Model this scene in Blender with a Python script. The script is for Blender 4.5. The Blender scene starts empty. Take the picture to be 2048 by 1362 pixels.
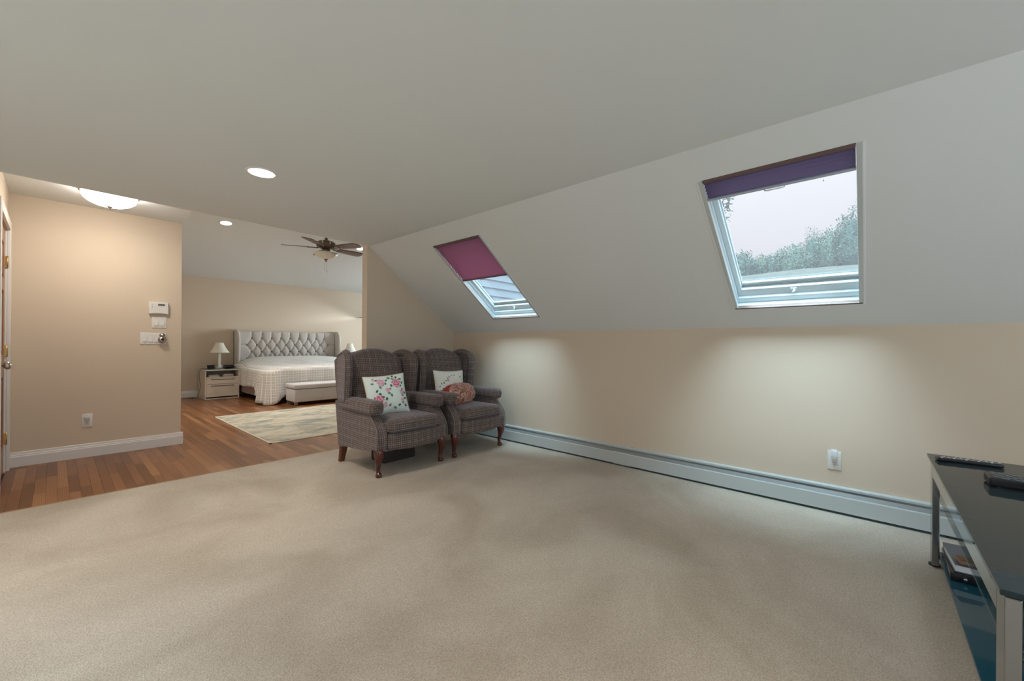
import bpy, bmesh, math, random
from mathutils import Vector, Matrix, noise
random.seed(7)
sc = bpy.context.scene
col = sc.collection
PI = math.pi

# ------------------------------------------------------------------ camera
YAW, RHO, FPX, CY, CAM_H = 0.84626, 0.0081, 808.6, 688.3, 1.1
cd = bpy.data.cameras.new('camera'); cam = bpy.data.objects.new('camera', cd); col.objects.link(cam)
Fv = Vector((math.sin(YAW), math.cos(YAW), 0)); Rv = Vector((math.cos(YAW), -math.sin(YAW), 0)); Zv = Vector((0, 0, 1))
cr = Rv*math.cos(RHO) + Zv*math.sin(RHO); cu = Zv*math.cos(RHO) - Rv*math.sin(RHO)
m4 = Matrix.Identity(4)
for i in range(3):
    m4[i][0] = cr[i]; m4[i][1] = cu[i]; m4[i][2] = -Fv[i]
m4.translation = Vector((0, 0, CAM_H))
cam.matrix_world = m4
cd.sensor_width = 36; cd.lens = FPX/2048*36; cd.shift_y = (CY-681)/2048; cd.clip_start = .02; cd.clip_end = 300
sc.camera = cam

# ------------------------------------------------------------------ world, sun, exposure
w = bpy.data.worlds.new('overcast_sky'); sc.world = w; w.use_nodes = True
nt = w.node_tree; nt.nodes.clear()
out = nt.nodes.new('ShaderNodeOutputWorld'); bg = nt.nodes.new('ShaderNodeBackground')
tc = nt.nodes.new('ShaderNodeTexCoord'); sx = nt.nodes.new('ShaderNodeSeparateXYZ')
rp = nt.nodes.new('ShaderNodeValToRGB')
rp.color_ramp.elements[0].position = 0.0; rp.color_ramp.elements[0].color = (.86, .78, .85, 1)
rp.color_ramp.elements[1].position = 1.0; rp.color_ramp.elements[1].color = (.92, .97, 1.0, 1)
mr = nt.nodes.new('ShaderNodeMapRange'); mr.inputs[3].default_value = 1.0; mr.inputs[4].default_value = 3.0
nt.links.new(tc.outputs['Generated'], sx.inputs[0]); nt.links.new(sx.outputs[2], rp.inputs[0]); nt.links.new(sx.outputs[2], mr.inputs[0])
nt.links.new(rp.outputs[0], bg.inputs[0]); nt.links.new(mr.outputs[0], bg.inputs[1]); nt.links.new(bg.outputs[0], out.inputs[0])
SKY = .60
mr.inputs[3].default_value *= SKY; mr.inputs[4].default_value *= SKY

def light(kind, name, loc, energy, color=(1, 1, 1), target=None, **kw):
    l = bpy.data.lights.new(name, kind); l.energy = energy; l.color = color
    for k, v in kw.items(): setattr(l, k, v)
    o = bpy.data.objects.new(name, l); col.objects.link(o); o.location = loc
    if target is not None:
        o.rotation_euler = (Vector(target)-Vector(loc)).to_track_quat('-Z', 'Y').to_euler()
    return o
# veiled sun, high on the side behind the knee wall's opposite slope
light('SUN', 'veiled_sun', (0, 0, 10), 25.0, (.60, .84, 1.0), target=(6.2, .4, 0), angle=math.radians(60))
# added fill lamps for unseen windows: back and side invented, bedroom read from cast shadows
light('AREA', 'added_fill_back', (1.0, -2.38, 1.35), 24, (.72, .88, 1.0), target=(1.9, 3.2, 2.2), shape='RECTANGLE', size=2.6, size_y=1.2)
light('AREA', 'added_fill_side', (-2.38, .9, 1.3), 7, (.84, .93, 1.0), target=(1, .9, 2.6), shape='RECTANGLE', size=2.4, size_y=1.2)
light('AREA', 'daylight_window_bedroom', (6.55, 8.3, 1.7), 105, (.82, .94, 1.0), target=(2, 8.2, 1.5), shape='RECTANGLE', size=1.4, size_y=1.2)
sc.view_settings.view_transform = 'Standard'; sc.view_settings.look = 'None'
sc.view_settings.gamma = 1; sc.view_settings.use_curve_mapping = False
sc.view_settings.exposure = 0.13

# ------------------------------------------------------------------ dimensions
W, ZK, XC, HC = 3.47, 1.24, 2.268, 2.157       # knee wall x, its height, crease x, ceiling
YE = 4.105                                      # carpet edge / soffit end / partition
YL = 5.55; YB = 10.04; XD = -0.27; XL = 0.90; XR = 6.6
YBK = -2.45; XLM = -2.45
SU = Vector((XC-W, 0, HC-ZK)).normalized(); SN = Vector((HC-ZK, 0, W-XC)).normalized()
SLEN = (Vector((XC, 0, HC))-Vector((W, 0, ZK))).length

# ------------------------------------------------------------------ materials
def N(nt, t, **kw):
    n = nt.nodes.new(t)
    for k, v in kw.items(): setattr(n, k, v)
    return n
def mat(name, c, rough=.6, metal=0, bump=None, var=None, emit=None, spec=.5, trans=0, alpha=1, sheen=0, coat=0, ior=1.45, sub=None):
    m = bpy.data.materials.new(name); m.use_nodes = True; nt = m.node_tree
    p = nt.nodes['Principled BSDF']
    p.inputs['Base Color'].default_value = (*c, 1); p.inputs['Roughness'].default_value = rough
    p.inputs['Metallic'].default_value = metal; p.inputs['Specular IOR Level'].default_value = spec
    p.inputs['IOR'].default_value = ior
    if trans: p.inputs['Transmission Weight'].default_value = trans
    if alpha < 1: p.inputs['Alpha'].default_value = alpha
    if sheen: p.inputs['Sheen Weight'].default_value = sheen; p.inputs['Sheen Roughness'].default_value = .4
    if coat: p.inputs['Coat Weight'].default_value = coat; p.inputs['Coat Roughness'].default_value = .08
    if emit: p.inputs['Emission Color'].default_value = (*emit[0], 1); p.inputs['Emission Strength'].default_value = emit[1]
    t = N(nt, 'ShaderNodeTexCoord')
    if var:
        no = N(nt, 'ShaderNodeTexNoise'); no.inputs['Scale'].default_value = var[0]; no.inputs['Detail'].default_value = 5
        r = N(nt, 'ShaderNodeValToRGB')
        r.color_ramp.elements[0].position = .3; r.color_ramp.elements[1].position = .7
        r.color_ramp.elements[0].color = (*[x*(1-var[1]) for x in c], 1); r.color_ramp.elements[1].color = (*[min(1, x*(1+var[1])) for x in c], 1)
        nt.links.new(t.outputs['Object'], no.inputs[0]); nt.links.new(no.outputs[0], r.inputs[0]); nt.links.new(r.outputs[0], p.inputs['Base Color'])
    if bump:
        nb = N(nt, 'ShaderNodeTexNoise'); nb.inputs['Scale'].default_value = bump[0]; nb.inputs['Detail'].default_value = 3
        b = N(nt, 'ShaderNodeBump'); b.inputs['Strength'].default_value = bump[1]; b.inputs['Distance'].default_value = bump[2] if len(bump) > 2 else .002
        nt.links.new(t.outputs['Object'], nb.inputs[0]); nt.links.new(nb.outputs[0], b.inputs['Height']); nt.links.new(b.outputs[0], p.inputs['Normal'])
    return m
def attr_mat(name, rough=.8, bump=None, sheen=0):
    m = mat(name, (1, 1, 1), rough, bump=bump, sheen=sheen); nt = m.node_tree
    a = N(nt, 'ShaderNodeAttribute'); a.attribute_name = 'col'
    nt.links.new(a.outputs['Color'], nt.nodes['Principled BSDF'].inputs['Base Color']); return m

WHITE = (.80, .79, .77)
M = {}
M['ceiling'] = mat('ceiling_paint', (.775, .80, .80), .9, bump=(60, .06))
M['wall'] = mat('warm_beige_paint', (.70, .59, .465), .85, bump=(70, .08))
M['trim'] = mat('white_trim_paint', (.80, .78, .76), .4)
M['plastic'] = mat('white_plastic', (.80, .78, .75), .35)
M['plastic2'] = mat('switch_plastic', (.74, .74, .72), .3)
M['slot'] = mat('dark_slot', (.02, .02, .02), .6)
M['heater'] = mat('heater_enamel', (.54, .58, .58), .35, bump=(9, .05))
M['heater_in'] = mat('heater_damper', (.24, .24, .23), .45)
M['heater_dark'] = mat('heater_dark', (.06, .09, .10), .4)
M['black'] = mat('black_plastic', (.015, .015, .018), .35)
M['black_gloss'] = mat('black_gloss', (.012, .014, .018), .12)
M['chrome'] = mat('polished_steel', (.34, .36, .38), .16, metal=1)
M['nickel'] = mat('brushed_nickel', (.55, .52, .48), .3, metal=1)
M['brass'] = mat('hinge_brass', (.55, .36, .14), .35, metal=1)
M['mahogany'] = mat('mahogany_leg', (.095, .022, .016), .25, var=(14, .3), coat=.4)
M['walnut'] = mat('dark_rear_leg', (.12, .04, .02), .35, var=(14, .3))
M['skyframe'] = mat('skylight_frame', (.76, .87, .91), .35)
M['skyrail'] = mat('skylight_rail', (.66, .70, .70), .3, metal=.3)
M['head'] = mat('headboard_fabric', (.62, .575, .53), .85, bump=(500, .2), sheen=.3)
M['head2'] = mat('headboard_edge', (.70, .66, .62), .8, bump=(500, .2))
M['bench'] = mat('bench_fabric', (.58, .57, .58), .85, bump=(500, .2), sheen=.3)
M['ns'] = mat('nightstand_lacquer', (.72, .64, .55), .35, var=(3, .06))
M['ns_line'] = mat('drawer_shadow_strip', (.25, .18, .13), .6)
M['nsglass'] = mat('nightstand_glass_top', (.35, .48, .45), .05, alpha=.6)
M['lampbase'] = mat('lamp_ceramic', (.85, .85, .82), .2)
M['shade'] = mat('lamp_shade', (.86, .82, .72), .8, trans=0)
M['siding'] = mat('siding_paint', (.20, .25, .29), .6)
M['bark'] = mat('bark', (.10, .07, .05), .9, bump=(20, .6, .02))
M['grass'] = mat('hillside_grass', (.042, .046, .036), .95, var=(5, .7))
M['fan'] = mat('fan_bronze', (.22, .17, .13), .35, metal=.6)
M['blade'] = mat('fan_blade_wood', (.20, .145, .125), .5, var=(6, .25))
M['bowl'] = mat('frosted_bowl', (.80, .77, .68), .3, var=(18, .12))
M['dome'] = mat('lit_glass_dome', (.95, .95, .9), .3, emit=((1, .92, .82), 20))
M['can'] = mat('lit_can_lens', (.95, .95, .9), .3, emit=((1, .95, .86), 6.0))
M['pillow'] = attr_mat('needlepoint_print', .85, bump=(300, .25))
M['door'] = mat('stained_oak_door', (.36, .17, .08), .35, var=(8, .2))
M['door_dark'] = mat('door_panel', (.20, .065, .03), .3, var=(8, .2))
M['paper'] = mat('paper', (.75, .76, .80), .7)
M['cover_dark'] = mat('book_cover', (.12, .16, .22), .3)
M['tan'] = mat('brown_wallet', (.30, .17, .10), .6, bump=(40, .4))

# screen + glass
m = bpy.data.materials.new('window_glass'); m.use_nodes = True; nt = m.node_tree; nt.nodes.clear()
o_ = N(nt, 'ShaderNodeOutputMaterial'); mx = N(nt, 'ShaderNodeMixShader'); tr = N(nt, 'ShaderNodeBsdfTransparent'); gl = N(nt, 'ShaderNodeBsdfGlossy')
gl.inputs['Roughness'].default_value = .02; mx.inputs[0].default_value = .05; tr.inputs[0].default_value = (.95, .97, .97, 1)
nt.links.new(tr.outputs[0], mx.inputs[1]); nt.links.new(gl.outputs[0], mx.inputs[2]); nt.links.new(mx.outputs[0], o_.inputs[0]); M['glass'] = m
m = bpy.data.materials.new('insect_mesh'); m.use_nodes = True; nt = m.node_tree; nt.nodes.clear()
o_ = N(nt, 'ShaderNodeOutputMaterial'); mx = N(nt, 'ShaderNodeMixShader'); tr = N(nt, 'ShaderNodeBsdfTransparent'); gl = N(nt, 'ShaderNodeBsdfTranslucent')
gl.inputs[0].default_value = (.70, .64, .64, 1); mx.inputs[0].default_value = .055
nt.links.new(tr.outputs[0], mx.inputs[1]); nt.links.new(gl.outputs[0], mx.inputs[2]); nt.links.new(mx.outputs[0], o_.inputs[0]); M['screen'] = m
# pleated shade: translucent
def shade_mat(name, dif, trn):
    m = bpy.data.materials.new(name); m.use_nodes = True; nt = m.node_tree; nt.nodes.clear()
    o_ = N(nt, 'ShaderNodeOutputMaterial'); mx = N(nt, 'ShaderNodeMixShader'); tr = N(nt, 'ShaderNodeBsdfDiffuse'); gl = N(nt, 'ShaderNodeBsdfTranslucent')
    tr.inputs[0].default_value = (*dif, 1); gl.inputs[0].default_value = (*trn, 1); mx.inputs[0].default_value = .5
    nt.links.new(tr.outputs[0], mx.inputs[1]); nt.links.new(gl.outputs[0], mx.inputs[2]); nt.links.new(mx.outputs[0], o_.inputs[0]); return m
M['blind'] = shade_mat('shade_backlit_mauve', (.34, .14, .19), (.37, .14, .21))  # one fabric in two tints; each blind's backlight is put in colour
M['blind2'] = shade_mat('shade_backlit_plum', (.20, .15, .23), (.22, .18, .32))
M['blind_rail'] = mat('blind_rail', (.16, .10, .09), .5)
M['blind_bottom'] = mat('blind_bottom_rail', (.45, .50, .58), .4)
M['tglass'] = mat('smoked_glass', (.016, .036, .046), .05, alpha=.88, spec=.45)
M['shelfglass'] = mat('clear_shelf_glass', (.03, .10, .12), .04, alpha=.35, spec=.8)
M['lowglass'] = mat('teal_smoked_glass', (.010, .085, .13), .05, alpha=.78, spec=.8)
M['clear'] = mat('clear_plastic', (.85, .88, .92), .1, alpha=.45)

# plaid tweed
def plaid(name, base, dark, light_):
    m = mat(name, base, .85, sheen=.35); nt = m.node_tree; p = nt.nodes['Principled BSDF']
    p.inputs['Sheen Tint'].default_value = (.80, .80, 1, 1)
    t = N(nt, 'ShaderNodeTexCoord'); s = N(nt, 'ShaderNodeSeparateXYZ'); sn = N(nt, 'ShaderNodeSeparateXYZ')
    nt.links.new(t.outputs['Object'], s.inputs[0]); nt.links.new(t.outputs['Normal'], sn.inputs[0])
    tot = None
    for ax in range(3):
        a1 = None
        for k, wt, ph in ((58, .62, 0), (116, .20, .3), (14.5, .16, .2)):
            mu = N(nt, 'ShaderNodeMath', operation='MULTIPLY_ADD'); mu.inputs[1].default_value = k; mu.inputs[2].default_value = ph+100
            fr = N(nt, 'ShaderNodeMath', operation='FRACT'); pp = N(nt, 'ShaderNodeMath', operation='PINGPONG'); pp.inputs[1].default_value = .5
            st = N(nt, 'ShaderNodeMapRange'); st.inputs[1].default_value = .08; st.inputs[2].default_value = .22; st.inputs[3].default_value = wt; st.inputs[4].default_value = 0
            nt.links.new(s.outputs[ax], mu.inputs[0]); nt.links.new(mu.outputs[0], fr.inputs[0]); nt.links.new(fr.outputs[0], pp.inputs[0]); nt.links.new(pp.outputs[0], st.inputs[0])
            if a1 is None: a1 = st
            else:
                ad = N(nt, 'ShaderNodeMath', operation='ADD'); nt.links.new(a1.outputs[0], ad.inputs[0]); nt.links.new(st.outputs[0], ad.inputs[1]); a1 = ad
        ab = N(nt, 'ShaderNodeMath', operation='ABSOLUTE'); nt.links.new(sn.outputs[ax], ab.inputs[0])
        iv = N(nt, 'ShaderNodeMath', operation='SUBTRACT'); iv.inputs[0].default_value = 1; nt.links.new(ab.outputs[0], iv.inputs[1])
        ml = N(nt, 'ShaderNodeMath', operation='MULTIPLY'); nt.links.new(a1.outputs[0], ml.inputs[0]); nt.links.new(iv.outputs[0], ml.inputs[1])
        if tot is None: tot = ml
        else:
            ad = N(nt, 'ShaderNodeMath', operation='ADD'); nt.links.new(tot.outputs[0], ad.inputs[0]); nt.links.new(ml.outputs[0], ad.inputs[1]); tot = ad
    no = N(nt, 'ShaderNodeTexNoise'); no.inputs['Scale'].default_value = 45; no.inputs['Detail'].default_value = 5; nt.links.new(t.outputs['Object'], no.inputs[0])
    ad = N(nt, 'ShaderNodeMath', operation='MULTIPLY_ADD'); ad.inputs[1].default_value = .8
    nt.links.new(no.outputs[0], ad.inputs[0]); nt.links.new(tot.outputs[0], ad.inputs[2])
    r = N(nt, 'ShaderNodeValToRGB'); r.color_ramp.elements[0].position = .3; r.color_ramp.elements[0].color = (*dark, 1)
    r.color_ramp.elements[1].position = 1.5; r.color_ramp.elements[1].color = (*light_, 1)
    e = r.color_ramp.elements.new(.75); e.color = (*base, 1); r.color_ramp.elements[-1].position = 1.0
    sc_ = N(nt, 'ShaderNodeMath', operation='MULTIPLY'); sc_.inputs[1].default_value = .62
    nt.links.new(ad.outputs[0], sc_.inputs[0]); nt.links.new(sc_.outputs[0], r.inputs[0]); nt.links.new(r.outputs[0], p.inputs['Base Color'])
    b = N(nt, 'ShaderNodeBump'); b.inputs['Strength'].default_value = .35; b.inputs['Distance'].default_value = .002
    nt.links.new(ad.outputs[0], b.inputs['Height']); nt.links.new(b.outputs[0], p.inputs['Normal'])
    return m
M['plaid'] = plaid('plaid_tweed', (.165, .128, .112), (.085, .062, .052), (.33, .29, .295))
M['piping'] = mat('chair_piping', (.20, .175, .165), .8)

# hardwood
def wood(name, use_attr):
    m = mat(name, (.3, .12, .05), .28); nt = m.node_tree; p = nt.nodes['Principled BSDF']
    if use_attr:
        a = N(nt, 'ShaderNodeAttribute'); a.attribute_name = 'rnd'; rnd = a.outputs['Fac']
    else:
        a = N(nt, 'ShaderNodeObjectInfo'); rnd = a.outputs['Random']
    g = N(nt, 'ShaderNodeNewGeometry')
    mp = N(nt, 'ShaderNodeMapping'); mp.inputs['Scale'].default_value = (30, 2.2, 1); nt.links.new(g.outputs['Position'], mp.inputs[0])
    cb = N(nt, 'ShaderNodeCombineXYZ'); mu = N(nt, 'ShaderNodeMath', operation='MULTIPLY'); mu.inputs[1].default_value = 300
    nt.links.new(rnd, mu.inputs[0]); nt.links.new(mu.outputs[0], cb.inputs[2]); nt.links.new(mu.outputs[0], cb.inputs[1]); nt.links.new(cb.outputs[0], mp.inputs['Location'])
    wv = N(nt, 'ShaderNodeTexWave'); wv.inputs['Scale'].default_value = 1.1; wv.inputs['Distortion'].default_value = 7; wv.inputs['Detail'].default_value = 3; wv.inputs['Detail Scale'].default_value = .8
    nt.links.new(mp.outputs[0], wv.inputs[0])
    no = N(nt, 'ShaderNodeTexNoise'); no.inputs['Scale'].default_value = 6; no.inputs['Detail'].default_value = 6; nt.links.new(mp.outputs[0], no.inputs[0])
    r = N(nt, 'ShaderNodeValToRGB'); es = r.color_ramp.elements
    es[0].position = 0; es[0].color = (.165, .066, .024, 1); es[1].position = 1; es[1].color = (.38, .19, .085, 1)
    e = es.new(.4); e.color = (.235, .098, .038, 1); e = es.new(.75); e.color = (.30, .13, .052, 1)
    nt.links.new(rnd, r.inputs[0])
    mix = N(nt, 'ShaderNodeMix', data_type='RGBA', blend_type='MULTIPLY'); mix.inputs['Factor'].default_value = 1
    r2 = N(nt, 'ShaderNodeValToRGB'); r2.color_ramp.elements[0].color = (.55, .5, .45, 1); r2.color_ramp.elements[1].color = (1.15, 1.12, 1.1, 1); r2.color_ramp.elements[0].position = .0; r2.color_ramp.elements[1].position = .75
    av = N(nt, 'ShaderNodeMix', data_type='FLOAT'); av.inputs['Factor'].default_value = .5
    nt.links.new(wv.outputs['Fac'], av.inputs[2]); nt.links.new(no.outputs[0], av.inputs[3]); nt.links.new(av.outputs[0], r2.inputs[0])
    nt.links.new(r.outputs[0], mix.inputs[6]); nt.links.new(r2.outputs[0], mix.inputs[7]); nt.links.new(mix.outputs[2], p.inputs['Base Color'])
    return m
M['plank'] = wood('oak_plank_stain', False); M['plank_far'] = wood('oak_plank_stain_far', True)
M['gap'] = mat('plank_joint', (.05, .018, .008), .6)

# carpet
m = mat('beige_carpet_pile', (.5, .45, .38), 1.0, sheen=.2, spec=.1); nt = m.node_tree; p = nt.nodes['Principled BSDF']
t = N(nt, 'ShaderNodeTexCoord')
n1 = N(nt, 'ShaderNodeTexNoise'); n1.inputs['Scale'].default_value = 190; n1.inputs['Detail'].default_value = 4
n2 = N(nt, 'ShaderNodeTexNoise'); n2.inputs['Scale'].default_value = 1.3; n2.inputs['Detail'].default_value = 5; n2.inputs['Distortion'].default_value = .8
mpp = N(nt, 'ShaderNodeMapping'); mpp.inputs['Scale'].default_value = (.8, 1.6, 1); mpp.inputs['Rotation'].default_value = (0, 0, .5)
n3 = N(nt, 'ShaderNodeTexNoise'); n3.inputs['Scale'].default_value = 2.0; n3.inputs['Detail'].default_value = 6; n3.inputs['Distortion'].default_value = .4
nt.links.new(t.outputs['Object'], n1.inputs[0]); nt.links.new(t.outputs['Object'], n2.inputs[0]); nt.links.new(t.outputs['Object'], mpp.inputs[0]); nt.links.new(mpp.outputs[0], n3.inputs[0])
r1 = N(nt, 'ShaderNodeValToRGB'); r1.color_ramp.elements[0].position = .3; r1.color_ramp.elements[0].color = (.44, .375, .298, 1); r1.color_ramp.elements[1].position = .7; r1.color_ramp.elements[1].color = (.71, .635, .54, 1)
r2 = N(nt, 'ShaderNodeValToRGB'); r2.color_ramp.elements[0].position = .36; r2.color_ramp.elements[0].color = (.80, .775, .74, 1); r2.color_ramp.elements[1].position = .58; r2.color_ramp.elements[1].color = (1, 1, 1, 1)
r3 = N(nt, 'ShaderNodeValToRGB'); r3.color_ramp.elements[0].position = .38; r3.color_ramp.elements[0].color = (.94, .94, .935, 1); r3.color_ramp.elements[1].position = .56; r3.color_ramp.elements[1].color = (1, 1, 1, 1)
nt.links.new(n1.outputs[0], r1.inputs[0]); nt.links.new(n2.outputs[0], r2.inputs[0]); nt.links.new(n3.outputs[0], r3.inputs[0])
ma = N(nt, 'ShaderNodeMix', data_type='RGBA', blend_type='MULTIPLY'); ma.inputs['Factor'].default_value = 1
mb = N(nt, 'ShaderNodeMix', data_type='RGBA', blend_type='MULTIPLY'); mb.inputs['Factor'].default_value = 1
nt.links.new(r1.outputs[0], ma.inputs[6]); nt.links.new(r2.outputs[0], ma.inputs[7]); nt.links.new(ma.outputs[2], mb.inputs[6]); nt.links.new(r3.outputs[0], mb.inputs[7]); nt.links.new(mb.outputs[2], p.inputs['Base Color'])
b = N(nt, 'ShaderNodeBump'); b.inputs['Strength'].default_value = .9; b.inputs['Distance'].default_value = .006
nt.links.new(n1.outputs[0], b.inputs['Height']); nt.links.new(b.outputs[0], p.inputs['Normal']); M['carpet'] = m

# rug
m = mat('distressed_rug', (.6, .57, .48), .95, spec=.1); nt = m.node_tree; p = nt.nodes['Principled BSDF']
t = N(nt, 'ShaderNodeTexCoord'); mp = N(nt, 'ShaderNodeMapping'); mp.inputs['Scale'].default_value = (1, 1.8, 1); nt.links.new(t.outputs['Object'], mp.inputs[0])
n1 = N(nt, 'ShaderNodeTexNoise'); n1.inputs['Scale'].default_value = 2.3; n1.inputs['Detail'].default_value = 9; n1.inputs['Roughness'].default_value = .78; n1.inputs['Distortion'].default_value = .5
nt.links.new(mp.outputs[0], n1.inputs[0])
r = N(nt, 'ShaderNodeValToRGB'); es = r.color_ramp.elements; es[0].position = .36; es[0].color = (.12, .165, .16, 1); es[1].position = .66; es[1].color = (.60, .57, .49, 1)
e = es.new(.43); e.color = (.34, .375, .35, 1); e = es.new(.49); e.color = (.46, .41, .31, 1); e = es.new(.54); e.color = (.57, .53, .44, 1)
nt.links.new(n1.outputs[0], r.inputs[0]); nt.links.new(r.outputs[0], p.inputs['Base Color']); M['rug'] = m
M['rug_edge'] = mat('rug_binding', (.62, .58, .46), .9)

# quilt print (uv metres)
m = mat('quilted_print', (.8, .8, .8), .9, sheen=.2); nt = m.node_tree; p = nt.nodes['Principled BSDF']
uvn = N(nt, 'ShaderNodeUVMap'); s = N(nt, 'ShaderNodeSeparateXYZ'); nt.links.new(uvn.outputs[0], s.inputs[0])
sq = []
for ax in range(2):
    mu = N(nt, 'ShaderNodeMath', operation='MULTIPLY_ADD'); mu.inputs[1].default_value = 22; mu.inputs[2].default_value = 100
    fr = N(nt, 'ShaderNodeMath', operation='FRACT'); sb = N(nt, 'ShaderNodeMath', operation='SUBTRACT'); sb.inputs[1].default_value = .5; ab = N(nt, 'ShaderNodeMath', operation='ABSOLUTE')
    nt.links.new(s.outputs[ax], mu.inputs[0]); nt.links.new(mu.outputs[0], fr.inputs[0]); nt.links.new(fr.outputs[0], sb.inputs[0]); nt.links.new(sb.outputs[0], ab.inputs[0]); sq.append(ab)
mxn = N(nt, 'ShaderNodeMath', operation='MAXIMUM'); nt.links.new(sq[0].outputs[0], mxn.inputs[0]); nt.links.new(sq[1].outputs[0], mxn.inputs[1])
r = N(nt, 'ShaderNodeValToRGB'); r.color_ramp.interpolation = 'CONSTANT'; es = r.color_ramp.elements
es[0].position = 0; es[0].color = (.42, .40, .39, 1); es[1].position = .10; es[1].color = (.86, .85, .82, 1)
e = es.new(.22); e.color = (.44, .42, .41, 1); e = es.new(.36); e.color = (.88, .87, .84, 1)
nt.links.new(mxn.outputs[0], r.inputs[0]); nt.links.new(r.outputs[0], p.inputs['Base Color'])
b = N(nt, 'ShaderNodeBump'); b.inputs['Strength'].default_value = .5; b.inputs['Distance'].default_value = .004; b.invert = True
nt.links.new(mxn.outputs[0], b.inputs['Height']); nt.links.new(b.outputs[0], p.inputs['Normal']); M['quilt'] = m

# red print cushion
m = mat('red_toile_cloth', (.5, .3, .25), .55, sheen=.3); nt = m.node_tree; p = nt.nodes['Principled BSDF']
t = N(nt, 'ShaderNodeTexCoord'); n1 = N(nt, 'ShaderNodeTexNoise'); n1.inputs['Scale'].default_value = 20; n1.inputs['Detail'].default_value = 6; n1.inputs['Roughness'].default_value = .7; n1.inputs['Distortion'].default_value = 2.2
nt.links.new(t.outputs['Object'], n1.inputs[0]); r = N(nt, 'ShaderNodeValToRGB'); es = r.color_ramp.elements
es[0].position = .40; es[0].color = (.15, .045, .035, 1); es[1].position = .62; es[1].color = (.66, .44, .35, 1); e = es.new(.5); e.color = (.42, .20, .155, 1)
nt.links.new(n1.outputs[0], r.inputs[0]); nt.links.new(r.outputs[0], p.inputs['Base Color'])
b = N(nt, 'ShaderNodeBump'); b.inputs['Strength'].default_value = .5; b.inputs['Distance'].default_value = .01; nt.links.new(n1.outputs[0], b.inputs['Height']); nt.links.new(b.outputs[0], p.inputs['Normal']); M['toile'] = m
M['redband'] = mat('red_band', (.30, .03, .02), .6, bump=(60, .4))
def leafmat(name, a, b_):
    m = mat(name, a, .8, spec=.2); nt = m.node_tree; p = nt.nodes['Principled BSDF']
    g = N(nt, 'ShaderNodeNewGeometry'); r = N(nt, 'ShaderNodeValToRGB'); r.color_ramp.elements[0].color = (*a, 1); r.color_ramp.elements[1].color = (*b_, 1)
    nt.links.new(g.outputs['Random Per Island'], r.inputs[0]); nt.links.new(r.outputs[0], p.inputs['Base Color']); return m
M['leaf'] = leafmat('foliage', (.03, .05, .038), (.075, .11, .075)); M['leaf2'] = leafmat('foliage_dark', (.026, .042, .036), (.055, .085, .065))

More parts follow.
